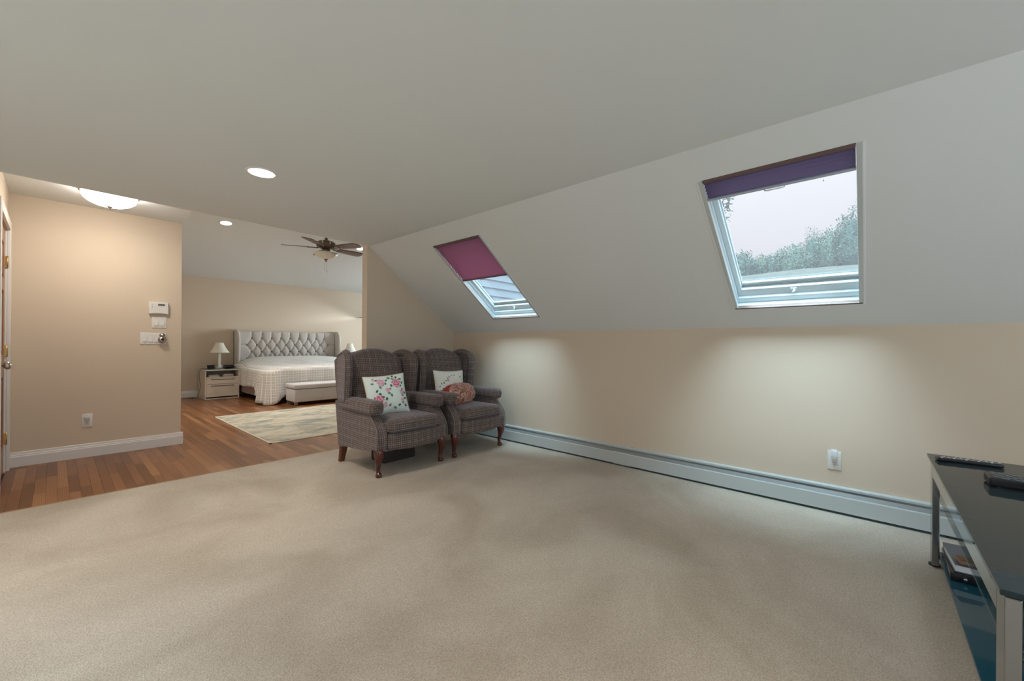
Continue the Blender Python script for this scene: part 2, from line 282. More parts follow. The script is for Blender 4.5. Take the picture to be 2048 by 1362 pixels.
# ------------------------------------------------------------------ mesh helpers
class B:
    def __init__(s): s.v = []; s.f = []; s.uv = {}; s.c = None; s.smooth = []
    def add(s, vs, fs, xf=None, smooth=False):
        n = len(s.v)
        for v in vs:
            v = Vector(v)
            if xf is not None: v = xf(v) if callable(xf) else xf @ v
            s.v.append(v)
        for f in fs: s.f.append([i+n for i in f]); s.smooth.append(smooth)
        return s
    def box(s, x0, x1, y0, y1, z0, z1, xf=None):
        vs = [(x, y, z) for x in (x0, x1) for y in (y0, y1) for z in (z0, z1)]
        return s.add(vs, [(0, 1, 3, 2), (4, 6, 7, 5), (0, 4, 5, 1), (2, 3, 7, 6), (0, 2, 6, 4), (1, 5, 7, 3)], xf)
    def prism(s, prof, ax, a, b, xf=None):
        # prof: 2-D points in the two remaining axes (in order), extruded along axis ax
        def P(p, t):
            q = list(p); q.insert(ax, t); return tuple(q)
        n = len(prof); vs = [P(p, a) for p in prof]+[P(p, b) for p in prof]
        fs = [tuple(range(n))[::-1], tuple(range(n, 2*n))]+[(i, (i+1) % n, n+(i+1) % n, n+i) for i in range(n)]
        return s.add(vs, fs, xf)
    def lathe(s, prof, c=(0, 0, 0), n=24, xf=None, cap=True):
        vs = []; fs = []
        for r, z in prof:
            for k in range(n):
                a = 2*PI*k/n; vs.append((c[0]+r*math.cos(a), c[1]+r*math.sin(a), c[2]+z))
        for i in range(len(prof)-1):
            for k in range(n):
                fs.append((i*n+k, i*n+(k+1) % n, (i+1)*n+(k+1) % n, (i+1)*n+k))
        if cap: fs.append(tuple(range(n))[::-1]); fs.append(tuple(range((len(prof)-1)*n, len(prof)*n)))
        return s.add(vs, fs, xf, True)
    def tube(s, pts, r, n=8, xf=None):
        pts = [Vector(p) for p in pts]; vs = []; fs = []
        tot = [sum(abs(pts[i+1][a]-pts[i][a]) for i in range(len(pts)-1)) for a in range(3)]
        up = Vector([1.0 if a == tot.index(min(tot)) else 0.0 for a in range(3)])
        for i, p in enumerate(pts):
            d = (pts[min(i+1, len(pts)-1)]-pts[max(i-1, 0)]).normalized()
            u = d.cross(up)
            if u.length < .05: u = d.cross(Vector((.6, .64, .48)))
            u.normalize(); v = d.cross(u); rr = r[i] if isinstance(r, (list, tuple)) else r
            for k in range(n):
                a = 2*PI*k/n; vs.append(p+u*rr*math.cos(a)+v*rr*math.sin(a))
        for i in range(len(pts)-1):
            for k in range(n): fs.append((i*n+k, i*n+(k+1) % n, (i+1)*n+(k+1) % n, (i+1)*n+k))
        fs.append(tuple(range(n))[::-1]); fs.append(tuple(range((len(pts)-1)*n, len(pts)*n)))
        return s.add(vs, fs, xf, True)
    def rbox(s, x0, x1, y0, y1, z0, z1, r, k=6, fn=None, xf=None):
        c = Vector(((x0+x1)/2, (y0+y1)/2, (z0+z1)/2)); h = Vector(((x1-x0)/2, (y1-y0)/2, (z1-z0)/2))
        r = min(r, h.x, h.y, h.z)
        def ticks(hh):
            core = hh-r; a = [-hh+r*(1-math.cos(PI/2*i/3)) if False else -core-r*math.cos(PI/2*i/3) for i in range(3)]
            mid = [-core+2*core*i/k for i in range(k+1)]
            return a+mid+[-x for x in a[::-1]]
        tx, ty, tz = ticks(h.x), ticks(h.y), ticks(h.z); idx = {}; vs = []; fs = []
        def V(x, y, z):
            key = (round(x, 5), round(y, 5), round(z, 5))
            if key in idx: return idx[key]
            p = Vector((x, y, z)); q = Vector([max(-(h[i]-r), min(h[i]-r, p[i])) for i in range(3)])
            d = p-q
            if d.length > 1e-9: p = q+d.normalized()*r
            p = p+c
            if fn: p = fn(p)
            idx[key] = len(vs); vs.append(p); return idx[key]
        for sgn in (-1, 1):
            for A, Bt, mk in ((tx, ty, lambda a, b: (a, b, sgn*h.z)), (ty, tz, lambda a, b: (sgn*h.x, a, b)), (tz, tx, lambda a, b: (b, sgn*h.y, a))):
                for i in range(len(A)-1):
                    for j in range(len(Bt)-1):
                        q = [V(*mk(A[i], Bt[j])), V(*mk(A[i+1], Bt[j])), V(*mk(A[i+1], Bt[j+1])), V(*mk(A[i], Bt[j+1]))]
                        if sgn < 0: q = q[::-1]
                        if len(set(q)) >= 3: fs.append(q if len(set(q)) == 4 else list(dict.fromkeys(q)))
        return s.add(vs, fs, xf, True)
    def grid(s, fn, nu, nv, uvf=None, closed=False, xf=None, smooth=True):
        n0 = len(s.v); vs = [fn(i/nu, j/nv) for j in range(nv+1) for i in range(nu+1)]
        fs = []
        for j in range(nv):
            for i in range(nu):
                a = j*(nu+1)+i; fs.append((a, a+1, a+nu+2, a+nu+1))
        s.add(vs, fs, xf, smooth)
        if uvf:
            for j in range(nv+1):
                for i in range(nu+1): s.uv[n0+j*(nu+1)+i] = uvf(i/nu, j/nv)
        return s
    def build(s, name, m, parent=None, bevel=0, seg=2, sub=0, solid=0, smooth=None, colors=None, normals=True):
        me = bpy.data.meshes.new(name); me.from_pydata([tuple(v) for v in s.v], [], s.f)
        sm = [True]*len(s.f) if smooth else ([False]*len(s.f) if smooth is False else s.smooth)
        me.polygons.foreach_set('use_smooth', sm)
        if s.uv:
            ul = me.uv_layers.new(name='UVMap')
            for lp in me.loops: ul.data[lp.index].uv = s.uv.get(lp.vertex_index, (0, 0))
        if colors:
            ca = me.color_attributes.new('col', 'FLOAT_COLOR', 'POINT')
            for i, c in enumerate(colors): ca.data[i].color = (*c, 1)
        if normals:
            bm = bmesh.new(); bm.from_mesh(me); bmesh.ops.recalc_face_normals(bm, faces=bm.faces); bm.to_mesh(me); bm.free()
        me.materials.append(m); me.update()
        o = bpy.data.objects.new(name, me); col.objects.link(o)
        if parent is not None: o.parent = parent
        if solid: md = o.modifiers.new('solid', 'SOLIDIFY'); md.thickness = solid; md.offset = 0
        if bevel: md = o.modifiers.new('bevel', 'BEVEL'); md.width = bevel; md.segments = seg; md.limit_method = 'ANGLE'; md.angle_limit = .6
        if sub: md = o.modifiers.new('sub', 'SUBSURF'); md.levels = sub; md.render_levels = sub
        return o
def tag(o, label, cat, group=None, kind=None):
    o['label'] = label; o['category'] = cat
    if group: o['group'] = group
    if kind: o['kind'] = kind
    return o
def struct(o): o['kind'] = 'structure'; return o
def empty(name, loc, rz=0, rot=None):
    o = bpy.data.objects.new(name, None); col.objects.link(o); o.location = loc; o.empty_display_size = .1
    o.rotation_euler = rot if rot else (0, 0, rz); return o
def thing(name, label, cat, loc, rz=0, group=None, rot=None): return tag(empty(name, loc, rz, rot), label, cat, group)
def copy_tree(o, parent=None):
    c = o.copy(); col.objects.link(c)
    if parent: c.parent = parent
    for ch in list(o.children): copy_tree(ch, c)
    return c

# ================================================================== STRUCTURE
# floor slab (joint colour) with planks as its parts
fl = struct(B().box(XLM-.2, XR+.2, YBK-.2, YB+.2, -.3, -.012).build('floor', M['gap']))
PW = .0572
unit = B().box(-.5, .5, -.5, .5, -1, 0)
um = unit.build('plank', M['plank']); ume = um.data; bpy.data.objects.remove(um)
planks = []; far = []
nx = int((XR-XD)/PW)
for i in range(nx):
    x0 = XD+i*PW; ystart = YE; yend = YL+.03 if x0+PW <= XL else YB
    y = ystart-random.uniform(0, .9)
    while y < yend:
        L = random.choice((.35, .5, .7, .9, 1.1))*random.uniform(.8, 1.2)
        a, b_ = max(y, ystart), min(y+L, yend)
        if b_-a > .02: planks.append((x0, a, b_))
        y += L
# the 300 that show largest (nearest to the camera and in view) are single parts
def pkey(p):
    x, a, b_ = p[0]+PW/2, p[1], p[2]; yc = a
    d = Vector((x, yc, -1.1)); w_ = d.dot(Fv); px = d.dot(Rv)/max(w_, .01)
    vis = abs(px) < 1.27 and not (x > 2.25) and not (x > 1.85 and yc < 4.3 and False)
    return (0 if vis else 1, d.length)
planks.sort(key=pkey)
for p in planks[:300]:
    o = bpy.data.objects.new('plank', ume); col.objects.link(o); o.parent = fl
    o.location = (p[0]+PW/2, (p[1]+p[2])/2, -random.uniform(0, .0005)); o.scale = (PW-.0009, p[2]-p[1]-.001, .012)
b = B(); rn = []
for p in planks[300:]:
    b.box(p[0]+.0005, p[0]+PW-.0005, p[1]+.0005, p[2]-.0005, -.011, -.0002); rn += [random.random()]*8
o = b.build('plank_field', M['plank_far'], fl, normals=False); o['kind'] = 'stuff'
at = o.data.attributes.new('rnd', 'FLOAT', 'POINT'); at.data.foreach_set('value', rn)

# carpet
b = B(); b.box(XLM, W, YBK, YE, -.011, .004)
cp = b.build('carpet', M['carpet'], bevel=.004)
tag(cp, 'beige cut-pile wall-to-wall carpet covering the sitting room floor', 'carpet')

# ceilings
b = B(); b.box(XLM, XC, YBK, YE, HC, HC+.12); b.box(XLM, XD-.0, YE, YE+.1, HC, HC+.12)
struct(b.build('ceiling', M['ceiling']))
# sloped ceiling with two skylight openings, local x = +Y world, y = up slope, z = outward
SROT = Matrix(((0, SU.x, SN.x), (1, SU.y, SN.y), (0, SU.z, SN.z))).to_euler()
OP = [(2.522, 3.196, .234, 1.322), (.030, .742, .213, 1.312)]   # u0,u1,v0,v1
sl = empty('ceiling_origin_tmp', (0, 0, 0)); bpy.data.objects.remove(sl)
b = B(); T = .07
us = [YBK, OP[1][0], OP[1][1], OP[0][0], OP[0][1], YE+.0]
for k in (0, 2, 4): b.box(us[k], us[k+1], 0, SLEN, 0, T)
for (u0, u1, v0, v1) in OP: b.box(u0, u1, 0, v0, 0, T); b.box(u0, u1, v1, SLEN, 0, T)
so = b.build('ceiling', M['ceiling']); so.location = (W, 0, ZK); so.rotation_euler = SROT; struct(so)
# knee wall
struct(B().box(W, W+.12, YBK, YE, -.02, ZK+.02).build('wall_knee', M['wall']))
# partition + wall over the soffit (bedroom side)
struct(B().box(2.247, XR, YE, YE+.105, -.02, 3.75).build('wall_partition', M['wall'], bevel=.003))
struct(B().box(XD, 2.247, YE-.10, YE+.0, HC+.121, 3.75).build('wall_over_soffit', M['ceiling']))
# hall dropped ceiling
struct(B().box(XD-.1, XL-.012, YE+.001, YL, 2.367, 3.75).build('ceiling', M['ceiling']))
# left wall block, door wall, back wall, bedroom right wall
struct(B().box(XD-.1, XL, YL, YB+.1, -.02, 3.75).build('wall_left', M['wall'], bevel=.003))
b = B(); DY0, DY1, DZ = 4.56, 5.40, 2.02
b.box(XD-.12, XD, YE, DY0, -.02, 2.4); b.box(XD-.12, XD, DY1, YL, -.02, 2.4); b.box(XD-.12, XD, DY0, DY1, DZ, 2.4)
struct(b.build('wall_door', M['wall']))
struct(B().box(XL, XR+.1, YB, YB+.1, -.02, 2.41).build('wall_back', M['wall']))
b = B(); wy0, wy1, wz0, wz1 = 7.7, 9.2, 1.05, 2.35
b.box(XR, XR+.12, YE, wy0, -.02, 3.75); b.box(XR, XR+.12, wy1, YB+.1, -.02, 3.75); b.box(XR, XR+.12, wy0, wy1, -.02, wz0); b.box(XR, XR+.12, wy0, wy1, wz1, 3.75)
struct(b.build('wall_right', M['wall']))
# bedroom sloping ceiling
b = B(); S = .20
b.prism([(YB+.1, 2.41-.1*S), (YB+.1, 2.6), (YE, 3.8), (YE, 2.41+(YB-YE)*S)], 0, XL-.0, XR+.1)
struct(b.build('ceiling', M['ceiling']))
# unseen walls, with window openings added to seat the fill lamps
def wall_open(name, ax, pos, t, a0, a1, z0, z1, w0, w1, h0, h1):
    b = B()
    for (p, q, r, s_) in ((a0, w0, z0, z1), (w1, a1, z0, z1), (w0, w1, z0, h0), (w0, w1, h1, z1)):
        if ax == 1: b.box(p, q, pos, pos+t, r, s_)
        else: b.box(pos, pos+t, p, q, r, s_)
    return struct(b.build(name, M['wall']))
wall_open('wall_behind', 1, YBK-.12, .12, XLM, W+.1, -.02, HC+.1, -.3, 2.3, .75, 1.95)
wall_open('wall_side', 0, XLM-.12, .12, YBK, YE, -.02, HC+.1, -.3, 2.1, .7, 1.9)
struct(B().box(XLM, XD-.121, YE, YE+.1, -.02, HC-.001).build('wall_front', M['wall']))

# baseboards
bbp = [(0, 0), (.018, 0), (.018, .085), (.014, .092), (.014, .100), (.010, .105), (.008, .122), (0, .126)]
b = B(); b.prism([(YL-y, z) for y, z in bbp], 0, XD, XL+.018)
struct(b.build('baseboard_left', M['trim'])); 
b = B(); b.prism([(XL+y, z) for y, z in bbp], 1, YL, YB); struct(b.build('baseboard_corner', M['trim']))
b = B(); b.prism([(YB-y, z) for y, z in bbp], 0, XL, XR); struct(b.build('baseboard_back', M['trim']))
b = B(); b.prism([(YE-y, z) for y, z in bbp], 0, 2.247, W-.075); struct(b.build('baseboard_partition', M['trim']))
# oak threshold where carpet meets planks
struct(B().box(XD, 2.247, YE-.006, YE+.008, -.004, .0055).build('trim_1', mat('carpet_edge_strip', (.42, .26, .14), .6)))

# door casing and door
b = B()
b.box(XD, XD+.02, DY1, DY1+.075, 0, DZ+.075); b.box(XD, XD+.02, DY0-.075, DY0, 0, DZ+.075); b.box(XD, XD+.02, DY0, DY1, DZ, DZ+.075)
b.box(XD-.12, XD, DY1-.012, DY1, 0, DZ); b.box(XD-.12, XD, DY0, DY0+.012, 0, DZ)
struct(b.build('trim_2', M['trim'], bevel=.004))
dr = struct(empty('door_1', (XD-.01, DY0+.012, 0)))
DW = DY1-DY0-.03
b = B()
for (y0, y1) in ((0, .11), (DW/2-.05, DW/2+.05), (DW-.11, DW)): b.box(-.036, 0, y0, y1, .01, DZ-.01)
for (z0, z1) in ((.01, .23), (.80, .98), (1.50, 1.60), (DZ-.13, DZ-.01)): b.box(-.036, 0, .11, DW/2-.05, z0, z1); b.box(-.036, 0, DW/2+.05, DW-.11, z0, z1)
b.build('door_leaf', M['door'], dr)
for (y0, y1) in ((.11, DW/2-.05), (DW/2+.05, DW-.11)):
    for (z0, z1) in ((.23, .80), (.98, 1.50), (1.60, DZ-.13)):
        bb = B(); bb.box(-.03, -.012, y0, y1, z0, z1); bb.box(-.03, -.004, y0+.03, y1-.03, z0+.03, z1-.03); bb.build('door_panel', M['door_dark'], dr, bevel=.006)
hx = Matrix.Translation((0, .055, .92)) @ Matrix.Rotation(PI/2, 4, 'Y')
B().lathe([(.03, 0), (.03, .004), (.011, .008), (.010, .030), (.018, .036), (.028, .046), (.030, .056), (.026, .067), (.012, .073), (0.001, .074)], xf=hx).build('door_knob', M['nickel'], dr)
for z in (.28, 1.01, 1.75):
    B().box(-.002, .012, DW-.004, DW+.014, z-.045, z+.045).tube([(.012, DW+.003, z-.05), (.012, DW+.003, z+.05)], .006).build('hinge', M['brass'], dr)

# ================================================================== SKYLIGHTS
def skylight(idx, u0, u1, v0, v1):
    r = struct(empty('window_%d' % idx, (W, 0, ZK), rot=SROT)); w_ = .006
    # side channels flush with the ceiling
    b = B(); b.box(u0, u0+.022, v0, v1, -.004, .03); b.box(u1-.022, u1, v0, v1, -.004, .03)
    b.build('side_channel', M['skyrail'], r, bevel=.002)
    b = B(); b.box(u0+.004, u1-.004, v0+.001, v0+.013, -.005, .020); b.build('bottom_channel', mat('channel_steel', (.20, .15, .13), .3, metal=.3), r)
    b = B(); b.box(u0-.009, u0, v0-.009, v1, -.0025, .001); b.box(u1, u1+.009, v0-.009, v1, -.0025, .001); b.box(u0, u1, v0-.009, v0, -.0025, .001)
    b.build('corner_bead', mat('bead_lit_white', (.86, .90, .93), .4), r, bevel=.001)  # bright lit halo round the opening put into the lip's paler colour
    # lining of the shaft, stepped
    b = B(); D = .145
    b.box(u0-.02, u0+.004, v0-.02, v1+.02, .03, D); b.box(u1-.004, u1+.02, v0-.02, v1+.02, .03, D)
    b.box(u0, u1, v1-.004, v1+.02, .004, D); b.box(u0-.02, u1+.02, v0-.02, v0+.004, .012, D)
    b.build('frame_lining', M['skyframe'], r)
    # fixed frame step and sash
    def ring(a, c0, c1, z0, z1, bot=0, name='sash', bev=.003):
        bb = B()
        bb.box(u0+a*.4, u0+c0*.45, v0+a+bot, v1-a, z0, z1); bb.box(u1-c0, u1-a, v0+a+bot, v1-a, z0, z1)
        bb.box(u0+c0*.45, u1-c0, v0+a, v0+c1, z0, z1); bb.box(u0+c0*.45, u1-c0, v1-c0, v1-a, z0, z1)
        return bb.build(name, M['skyframe'], r, bevel=bev)
    ring(.004, .020, .050, .060, .145, name='frame_step')
    ring(.020, .050, .110, .085, .127, name='sash')
    ring(.048, .058, .150, .112, .127, name='glazing_bead')
    bb = B(); bb.box(u0+.02, u1-.02, v0+.118, v0+.130, .106, .112); bb.build('seal', M['heater_in'], r)
    # latch
    uc = (u0+u1)/2
    lt = B().box(uc-.018, uc+.018, v0+.062, v0+.098, .078, .086).build('latch', M['skyframe'], r, bevel=.003)
    B().tube([(uc-.004, v0+.085, .078), (uc-.004, v0+.082, .066), (uc+.012, v0+.066, .062)], [.007, .007, .004]).build('latch_hook', M['plastic'], lt)
    B().box(u0+.024, u1-.055, v0+.145, v1-.055, .128, .132).build('pane', M['glass'], r)
    B().box(u0+.024, u1-.055, v0+.145, v1-.055, .146, .147).build('insect_screen', M['screen'], r)
    if idx == 2:
        for (a_, c_) in ((.40, .92), (.41, .84), (.20, .90), (.16, .83)): B().box(u0+a_, u0+a_+.004, v0+c_, v0+c_+.007, .1475, .149, xf=None).build('speck', M['slot'], r)
    # outer flashing, holds light out at the sides
    b = B(); b.box(u0-.08, u0-.0, v0-.08, v1+.08, .07, .16); b.box(u1, u1+.08, v0-.08, v1+.08, .07, .16)
    b.box(u0, u1, v0-.08, v0, .07, .16); b.box(u0, u1, v1, v1+.08, .07, .16); b.build('flashing', M['slot'], r)
    return r
skylight(1, *OP[0]); skylight(2, *OP[1])
def blind(idx, u0, u1, v0, v1, drop, label):
    t = thing('pleated_blind', label, 'blind', (W, 0, ZK), rot=SROT, group=None)
    a, c = u0+.024, u1-.024
    B().box(a, c, v1-.022, v1-.002, -.004, .026).build('head_rail', M['blind_rail'], t, bevel=.002)
    n = int((drop-.022)/.0125); n += n % 2; b = B(); vs = []; top = v1-.022; bot = v1-drop+.014
    for k in range(n+1):
        v = top+(bot-top)*k/n; z = .002 if k % 2 else .020
        vs += [(a+.001, v, z), (c-.001, v, z)]
    b.add(vs, [(2*k, 2*k+1, 2*k+3, 2*k+2) for k in range(n)])
    b.build('pleated_fabric', M['blind'] if idx == 1 else M['blind2'], t, normals=False)
    B().box(a, c, v1-drop, v1-drop+.014, .0, .022).build('bottom_rail', M['blind_rail'] if idx == 1 else M['blind_bottom'], t, bevel=.003)
    uc = (a+c)/2; vb = v1-drop
    B().tube([(uc-.045, vb+.006, 0), (uc-.045, vb+.004, -.012), (uc-.035, vb+.004, -.016), (uc+.035, vb+.004, -.016), (uc+.045, vb+.004, -.012), (uc+.045, vb+.006, 0)], .0035).build('handle', M['skyframe'], t)
blind(1, *OP[0], .49, 'pleated blind, tinted mauve for its backlight, pulled halfway down the skylight above the wing chairs')
blind(2, *OP[1], .147, 'pleated blind, tinted plum for its backlight, gathered at the top of the skylight nearer the television stand')

# ================================================================== HEATER
ht = thing('baseboard_heater', 'long white metal baseboard heater running along the foot of the knee wall', 'heater', (W, 0, 0))
y0, y1 = YBK+.01, 4.0
b = B(); b.prism([(0, .01), (-.006, .01), (-.006, .152), (-.016, .154), (-.018, .150), (-.021, .151), (-.021, .164), (-.017, .170), (0, .172)], 1, y0, y1); b.build('back_panel', M['heater'], ht)
b = B(); b.prism([(-.066, .020), (-.070, .020), (-.070, .116), (-.066, .123), (-.058, .123), (-.058, .119), (-.064, .117)], 1, y0, 1.60); b.build('front_panel', M['heater'], ht)
b = B(); b.prism([(-.066, .020), (-.070, .020), (-.070, .116), (-.066, .123), (-.058, .123), (-.058, .119), (-.064, .117)], 1, 1.75, y1); b.build('front_panel', M['heater'], ht)
b = B(); b.prism([(-.064, .018), (-.073, .018), (-.073, .118), (-.068, .126), (-.056, .126)], 1, 1.595, 1.755)
b.prism([(0, .1755), (-.018, .1735), (-.0235, .166), (-.0235, .150), (-.020, .150), (0, .165)], 1, 1.60, 1.75); b.build('joint_cover', M['heater'], ht)
b = B(); b.prism([(-.061, .1195), (-.064, .1235), (-.046, .145), (-.042, .143)], 1, y0, y1); b.build('damper', M['heater_in'], ht)
b = B(); b.box(-.052, -.010, y0+.05, y1-.05, .03, .10).box(-.050, -.006, y0, y1, .118, .128); b.build('fin_core_slot_shade', M['heater_dark'], ht)  # upper box darkens the open slot, its shade put into the colour
b = B(); b.box(-.060, -.006, y0, y1, .004, .012); b.build('gap_shade_strip', M['heater_dark'], ht)  # dark strip standing for the shade in the gap under the panel
B().prism([(0, .005), (-.074, .005), (-.074, .128), (-.056, .168), (0, .175)], 1, y1, y1+.03).build('end_cap', M['heater'], ht)

# ================================================================== WALL PLATES
def outlet(name, label, loc, rz, w=.072, h=.124, light_=None):
    t = thing(name, label, 'outlet', loc, rz)   # local: plate in XZ plane, faces -Y
    B().rbox(-w/2, w/2, -.006, 0, -h/2, h/2, .003, 1).build('plate', M['plastic'], t)
    f = B().box(-.017, .017, -.0085, -.004, -.034, .034).build('receptacle', M['plastic2'], t, bevel=.002)
    for z in ((-.018,) if light_ else (-.018, .018)):
        b = B(); b.box(-.008, -.005, -.0092, -.008, z, z+.009); b.box(.004, .0065, -.0092, -.008, z, z+.008); b.lathe([(.0025, 0), (.0025, .001)], n=10, xf=Matrix.Translation((0, -.0082, z-.008)) @ Matrix.Rotation(PI/2, 4, 'X')); b.build('slots', M['slot'], f)
    for z in (-.048, .048): B().lathe([(.003, 0), (.003, .0015)], n=10, xf=Matrix.Translation((0, -.0055, z)) @ Matrix.Rotation(PI/2, 4, 'X')).build('screw', M['nickel'], t)
    return t
o1 = outlet('wall_outlet', 'white wall outlet low on the tan wall near the door', (.204, YL, .346), 0, light_=1)
B().rbox(-.018, .018, -.024, -.006, .004, .036, .004, 2).build('plug', mat('grey_plug', (.55, .52, .50), .4), o1)
o2 = outlet('wall_outlet', 'white wall outlet on the knee wall with a clear night light plugged in', (W, .174, .339), -PI/2, light_=1)
nl = thing('night_light', 'small clear plastic night light plugged into the knee wall outlet', 'night light', (W-.0092, .174, .36), -PI/2)
B().rbox(-.012, .012, -.022, 0, -.010, .012, .004, 2).build('plug_body', M['plastic'], nl)
B().rbox(-.019, .019, -.030, -.004, .010, .055, .010, 2).build('clear_shade', M['clear'], nl)

def switch(label, x0, x1, z0, z1, n, xs):
    t = thing('light_switch', label, 'switch', ((x0+x1)/2, YL, (z0+z1)/2)); w = x1-x0; h = z1-z0
    B().rbox(-w/2, w/2, -.006, 0, -h/2, h/2, .003, 1).build('plate', M['plastic'], t)
    for i, x in enumerate(xs):
        b = B(); b.box(x-.0175, x+.0175, -.0072, -.004, -.034, .034); fr = b.build('rocker_frame', M['plastic2'], t)
        B().prism([(-.007, -.032), (-.0125, -.032), (-.007, .032)], 0, x-.0155, x+.0155).build('rocker', M['plastic'], fr, bevel=.0015)
        for z in (-.050, .050): B().lathe([(.0028, 0), (.0028, .0015)], n=8, xf=Matrix.Translation((x, -.0055, z)) @ Matrix.Rotation(PI/2, 4, 'X')).build('screw', M['nickel'], t)
    return t
switch('white two-rocker light switch plate just below the thermostat', .657, .775, 1.238, 1.352, 2, (-.022, .024))
switch('long white four-rocker light switch plate, lowest on the tan wall by the corner', .570, .775, 1.068, 1.186, 4, (-.068, -.022, .024, .070))
sn = thing('motion_sensor', 'small round silver sensor clipped over the right end of the lower switch plate', 'sensor', (.738, YL-.012, 1.128))
B().lathe([(.0, 0), (.026, 0), (.034, .010), (.036, .022), (.030, .036), (.014, .044), (.001, .045)], n=24, xf=Matrix.Translation((0, 0, -.012)) @ Matrix.Rotation(PI/2, 4, 'X'), cap=False).build('body', M['nickel'], sn)
B().lathe([(.0, 0), (.020, 0), (.025, .010), (.020, .024), (.001, .030)], n=20, xf=Matrix.Translation((.002, 0, .034)) @ Matrix.Rotation(PI/2, 4, 'X'), cap=False).build('cap', M['nickel'], sn)
B().lathe([(.013, 0), (.013, .006), (.008, .008), (.001, .008)], n=18, xf=Matrix.Translation((0, -.040, -.008)) @ Matrix.Rotation(PI/2, 4, 'X')).build('lens', M['slot'], sn)
th = thing('thermostat', 'white wall thermostat with a small dark display above the switches', 'thermostat', (.710, YL, 1.443))
b = B(); n = 8; pr = [(-.077, .063), (.077, .063)]+[(.077-.154*k/n, -.058-.007*math.cos(0)*(1-((k/n)*2-1)**2)*-1-.004) for k in range(n+1)]
b.prism([(x, z) for x, z in pr], 1, -.032, -.004); b.build('case', M['plastic'], th, bevel=.004)
B().box(-.074, .074, -.005, 0, -.058, .058).build('back_plate', M['plastic2'], th)
B().box(-.006, .046, -.0335, -.031, .026, .044).build('display', mat('lcd', (.05, .06, .045), .3), th)
for i, x in enumerate((-.004, .010, .024, .038)):
    B().box(x+.001, x+.009, -.0342, -.033, .030, .040).build('digit', mat('lcd_digit', (.16, .17, .13), .5), th)
for z in (.036, .014, .004): B().lathe([(.003, 0), (.003, .0015)], n=8, xf=Matrix.Translation((-.052, -.032, z)) @ Matrix.Rotation(PI/2, 4, 'X')).build('button', M['heater_in'], th)
for x in (.002, .016, .030): B().box(x, x+.010, -.0335, -.031, .008, .014).build('button', M['plastic2'], th, bevel=.001)

# ================================================================== CEILING LIGHTS
def can(label, loc, rot, e=8, size=.075, colr=(1, .92, .82)):
    t = thing('recessed_light', label, 'ceiling light', loc, rot=rot)
    B().lathe([(.088, .003), (.088, -.002), (.084, -.005), (.073, -.004), (.070, .003)], n=40, cap=False).build('trim_ring', M['trim'], t)
    B().lathe([(.001, -.001), (.071, -.001), (.071, -.003), (.001, -.003)], n=40, cap=False).build('lens', M['can'], t)
    l = bpy.data.lights.new('can_lamp', 'AREA'); l.shape = 'DISK'; l.size = .13; l.energy = e; l.color = colr; l.spread = math.radians(120)
    lo = bpy.data.objects.new('can_lamp', l); col.objects.link(lo); lo.parent = t; lo.location = (0, 0, -.008)
    return t
can('round recessed ceiling light glowing in the flat sitting room ceiling', (.848, 2.848, HC), (0, 0, 0), 8)
sr = (-math.atan(.2), 0, 0)
can('small recessed light in the bedroom ceiling, left of the fan', (1.734, 7.438, 2.93), sr, 20)
can('small recessed light in the bedroom ceiling half hidden behind the fan blades', (3.93, 7.43, 2.932), sr, 20)
# matching cans out of frame behind the camera
for loc in ((.85, .3, HC), (-1.2, 2.8, HC), (-1.2, .3, HC), (.85, -1.6, HC)):
    light('AREA', 'can_lamp', (loc[0], loc[1], loc[2]-.01), 9 if loc[1] > 2 else 4, (1, .92, .82), target=(loc[0], loc[1], 0), shape='DISK', size=.13, spread=math.radians(100))
hl = thing('dome_light', 'lit white glass dome light with a small finial on the hall ceiling', 'ceiling light', (.303, 4.87, 2.367))
B().lathe([(.001, 0), (.185, 0), (.190, -.008), (.186, -.022), (.170, -.026), (.001, -.026)], n=48, cap=False).build('rim', M['nickel'], hl)
B().lathe([(.176, -.024), (.175, -.040), (.162, -.066), (.135, -.090), (.095, -.108), (.05, -.118), (.001, -.121)], n=48, cap=False).build('glass_dome', M['dome'], hl)
B().lathe([(.001, -.118), (.022, -.119), (.020, -.126), (.008, -.130), (.010, -.138), (.001, -.146)], n=20, cap=False).build('finial', M['nickel'], hl)
l = bpy.data.lights.new('hall_lamp', 'AREA'); l.shape = 'DISK'; l.size = .3; l.energy = 4; l.color = (1, .90, .74)
lo = bpy.data.objects.new('hall_lamp', l); col.objects.link(lo); lo.parent = hl; lo.location = (0, 0, -.15)

# ================================================================== CEILING FAN
fx, fy, fz = 2.683, 6.11, 2.50
fn = thing('ceiling_fan', 'five-bladed bronze ceiling fan with a frosted bowl light hanging in the bedroom', 'ceiling fan', (fx, fy, fz))
ct = 2.41+(YB-fy)*S-fz
B().lathe([(.001, .12), (.02, .12), (.022, .16), (.014, .17), (.014, ct-.06), (.055, ct-.06), (.07, ct-.02), (.07, ct+.03)], n=24, cap=False).build('downrod', M['fan'], fn)
B().lathe([(.001, .135), (.03, .135), (.05, .122), (.105, .112), (.128, .09), (.135, .055), (.130, .03), (.10, .012), (.06, .0), (.001, 0)], n=40, cap=False).build('motor_housing', M['fan'], fn)
for k in range(8):
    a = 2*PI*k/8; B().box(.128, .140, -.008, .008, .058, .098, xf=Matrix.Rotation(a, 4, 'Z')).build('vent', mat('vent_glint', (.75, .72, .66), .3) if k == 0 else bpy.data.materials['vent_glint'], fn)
B().lathe([(.001, .0), (.055, 0), (.06, -.03), (.045, -.05), (.07, -.06), (.07, -.072), (.001, -.072)], n=24, cap=False).build('light_kit', M['fan'], fn)
